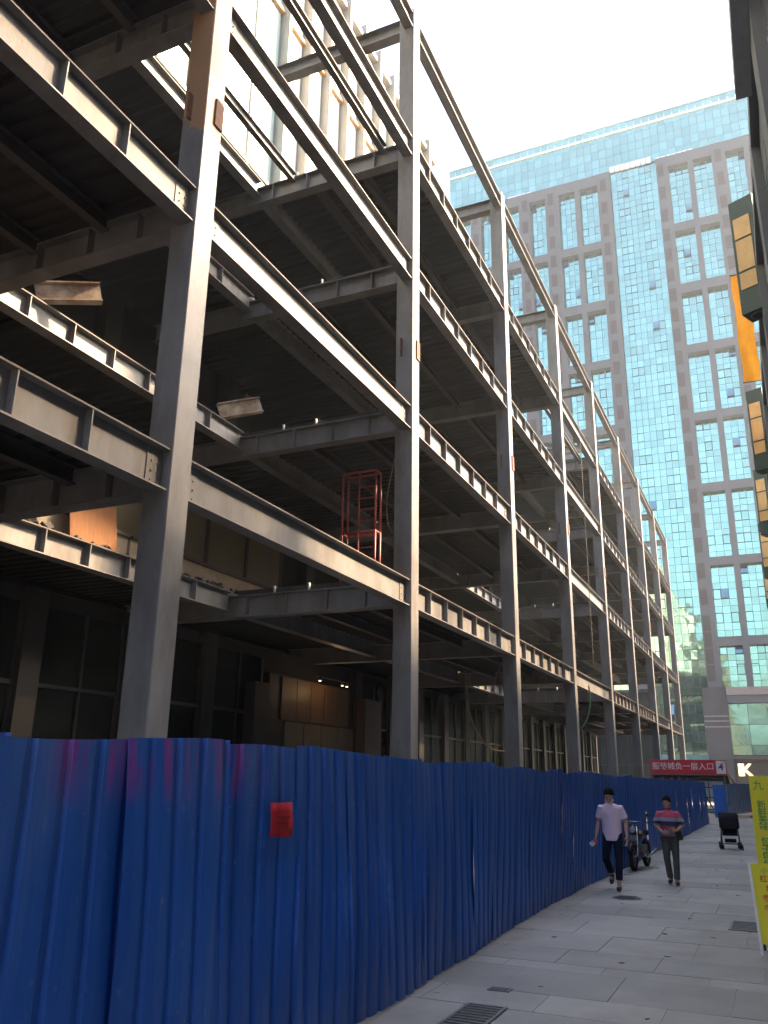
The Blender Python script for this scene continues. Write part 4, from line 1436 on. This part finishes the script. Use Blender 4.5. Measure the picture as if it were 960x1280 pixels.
for s in (-1, 1):
    MB().tube([(s * .22, -.36, .98), (s * .30, -.36, 1.14)], .007, 6).ball((s * .32, -.36, 1.17), (.06, .012, .04), 10, 7).build('mirror', M['black'], mc)
    MB().ball((s * .15, -.46, .80), (.035, .03, .03), 8, 6).build('indicator', M['orange_bar'], mc)
MB().loft([((0, -.12, .62), .11, .24), ((0, -.12, .74), .14, .26), ((0, -.10, .83), .10, .20)], 16).build('fuel_tank', M['black'], mc)
MB().loft([((0, .32, .70), .12, .34), ((0, .32, .76), .14, .36), ((0, .33, .81), .11, .33)], 16).build('saddle', M['fabric_black'], mc)
eg = MB().box(-.12, .12, -.22, .16, .26, .52); eg.tube([(0, -.22, .42), (0, -.38, .46)], .07, 10)
for k in range(4): eg.box(-.16, .16, -.40 + .04 * k, -.385 + .04 * k, .40, .52)
eg.build('engine', M['iron_pale'], mc)
MB().tube([(.14, -.25, .35), (.17, 0, .26), (.17, .45, .30), (.17, .85, .36)], [.022, .024, .04, .045], 10).build('exhaust', M['chrome'], mc)
MB().tube([(0, -.40, .90), (0, -.25, .60), (0, -.1, .35), (0, .3, .40), (0, .62, .29)], .028, 8).tube([(0, -.35, .80), (0, .2, .66), (0, .70, .72)], .024, 8).build('frame', M['black'], mc)
rk = MB()
for s in (-1, 1):
    rk.tube([(s * .13, -.42, 1.02), (s * .13, -.70, 1.03)], .01, 6)
for k in range(5): rk.tube([(-.2, -.44 - .065 * k, 1.03), (.2, -.44 - .065 * k, 1.03)], .009, 6)
rk.build('front_rack', M['seat_blue'], mc)
MB().tube([(-.05, .05, .25), (-.30, .12, .01)], .012, 6).build('side_stand', M['black'], mc)

# ================================================================== PRAM
pr = thing('pram', 'empty black pushchair standing alone on the far paving', 'pushchair', (-1.33, 24.0, 0), rad(6))
pr.scale = (.82, .82, .80)
for s in (-1, 1):
    f = MB()
    f.tube([(s * .25, -.32, .10), (s * .24, .02, .55), (s * .24, .30, 1.02)], .016, 8)
    f.tube([(s * .27, .34, .10), (s * .24, .02, .55), (s * .22, -.10, .62)], .016, 8)
    f.tube([(s * .25, -.32, .12), (s * .27, .34, .12)], .012, 8)
    f.build('side_frame', M['black'], pr)
    for y, R_ in ((-.34, .085), (.34, .10)):
        for d in (-.035, .035):
            w = MB().torus((s * .27 + d, y, R_), R_ - .022, .022, 'x', 20, 8).build('wheel', M['rubber'], pr)
            MB().tube([(s * .27 + d - .012, y, R_), (s * .27 + d + .012, y, R_)], R_ * .6, 10).build('hub', M['grey_plastic'], w)
MB().tube([(-.24, .30, 1.02), (0, .33, 1.04), (.24, .30, 1.02)], .02, 8).build('handle', M['rubber'], pr)
q = MB(); q.box(-.21, .21, -.16, .16, .40, .46); q.box(-.21, .21, -.02, .03, .0, .52, 0, Matrix.Translation((0, .14, .44)) @ Matrix.Rotation(rad(-22), 4, 'X'))
q.box(-.21, -.18, -.16, .16, .46, .60).box(.18, .21, -.16, .16, .46, .60)
q.build('seat', M['fabric_black'], pr)
q = MB()
nh = 8
for i in range(nh + 1):
    a = rad(-8 + 112 * i / nh)
    for x in (-.28, -.22, 0, .22, .28):
        r_ = .37 if abs(x) < .25 else .33
        q.v.append((x, .20 - r_ * math.sin(a) * .95, .70 + r_ * math.cos(a)))
for i in range(nh):
    for j in range(4):
        a = i * 5 + j
        q.face((a, a + 1, a + 6, a + 5), 0, True)
q.build('hood', M['fabric_black'], pr).modifiers.new('t', 'SOLIDIFY').thickness = .012
MB().box(-.16, .16, -.16, .18, .20, .30).build('basket', M['fabric_black'], pr)
MB().tube([(-.21, -.2, .62), (0, -.27, .62), (.21, -.2, .62)], .016, 8).build('bumper_bar', M['rubber'], pr)
MB().box(-.20, .20, -.36, -.30, .16, .19).build('footrest', M['fabric_black'], pr)

# ================================================================== AIR
hz = MB().box(-120, 60, -100, 160, -1.5, 110)
hm = bpy.data.materials.new('haze_air')
hm.use_nodes = True
ht = hm.node_tree
ht.nodes.clear()
ho_ = ht.nodes.new('ShaderNodeOutputMaterial')
pvn = ht.nodes.new('ShaderNodeVolumePrincipled')
pvn.inputs['Color'].default_value = (0.74, 0.88, 1.0, 1)
pvn.inputs['Density'].default_value = 0.0006
pvn.inputs['Anisotropy'].default_value = 0.3
ht.links.new(pvn.outputs[0], ho_.inputs['Volume'])
tag(hz.build('haze', hm), 'thin pale haze filling the air over the street', 'haze', kind='stuff')
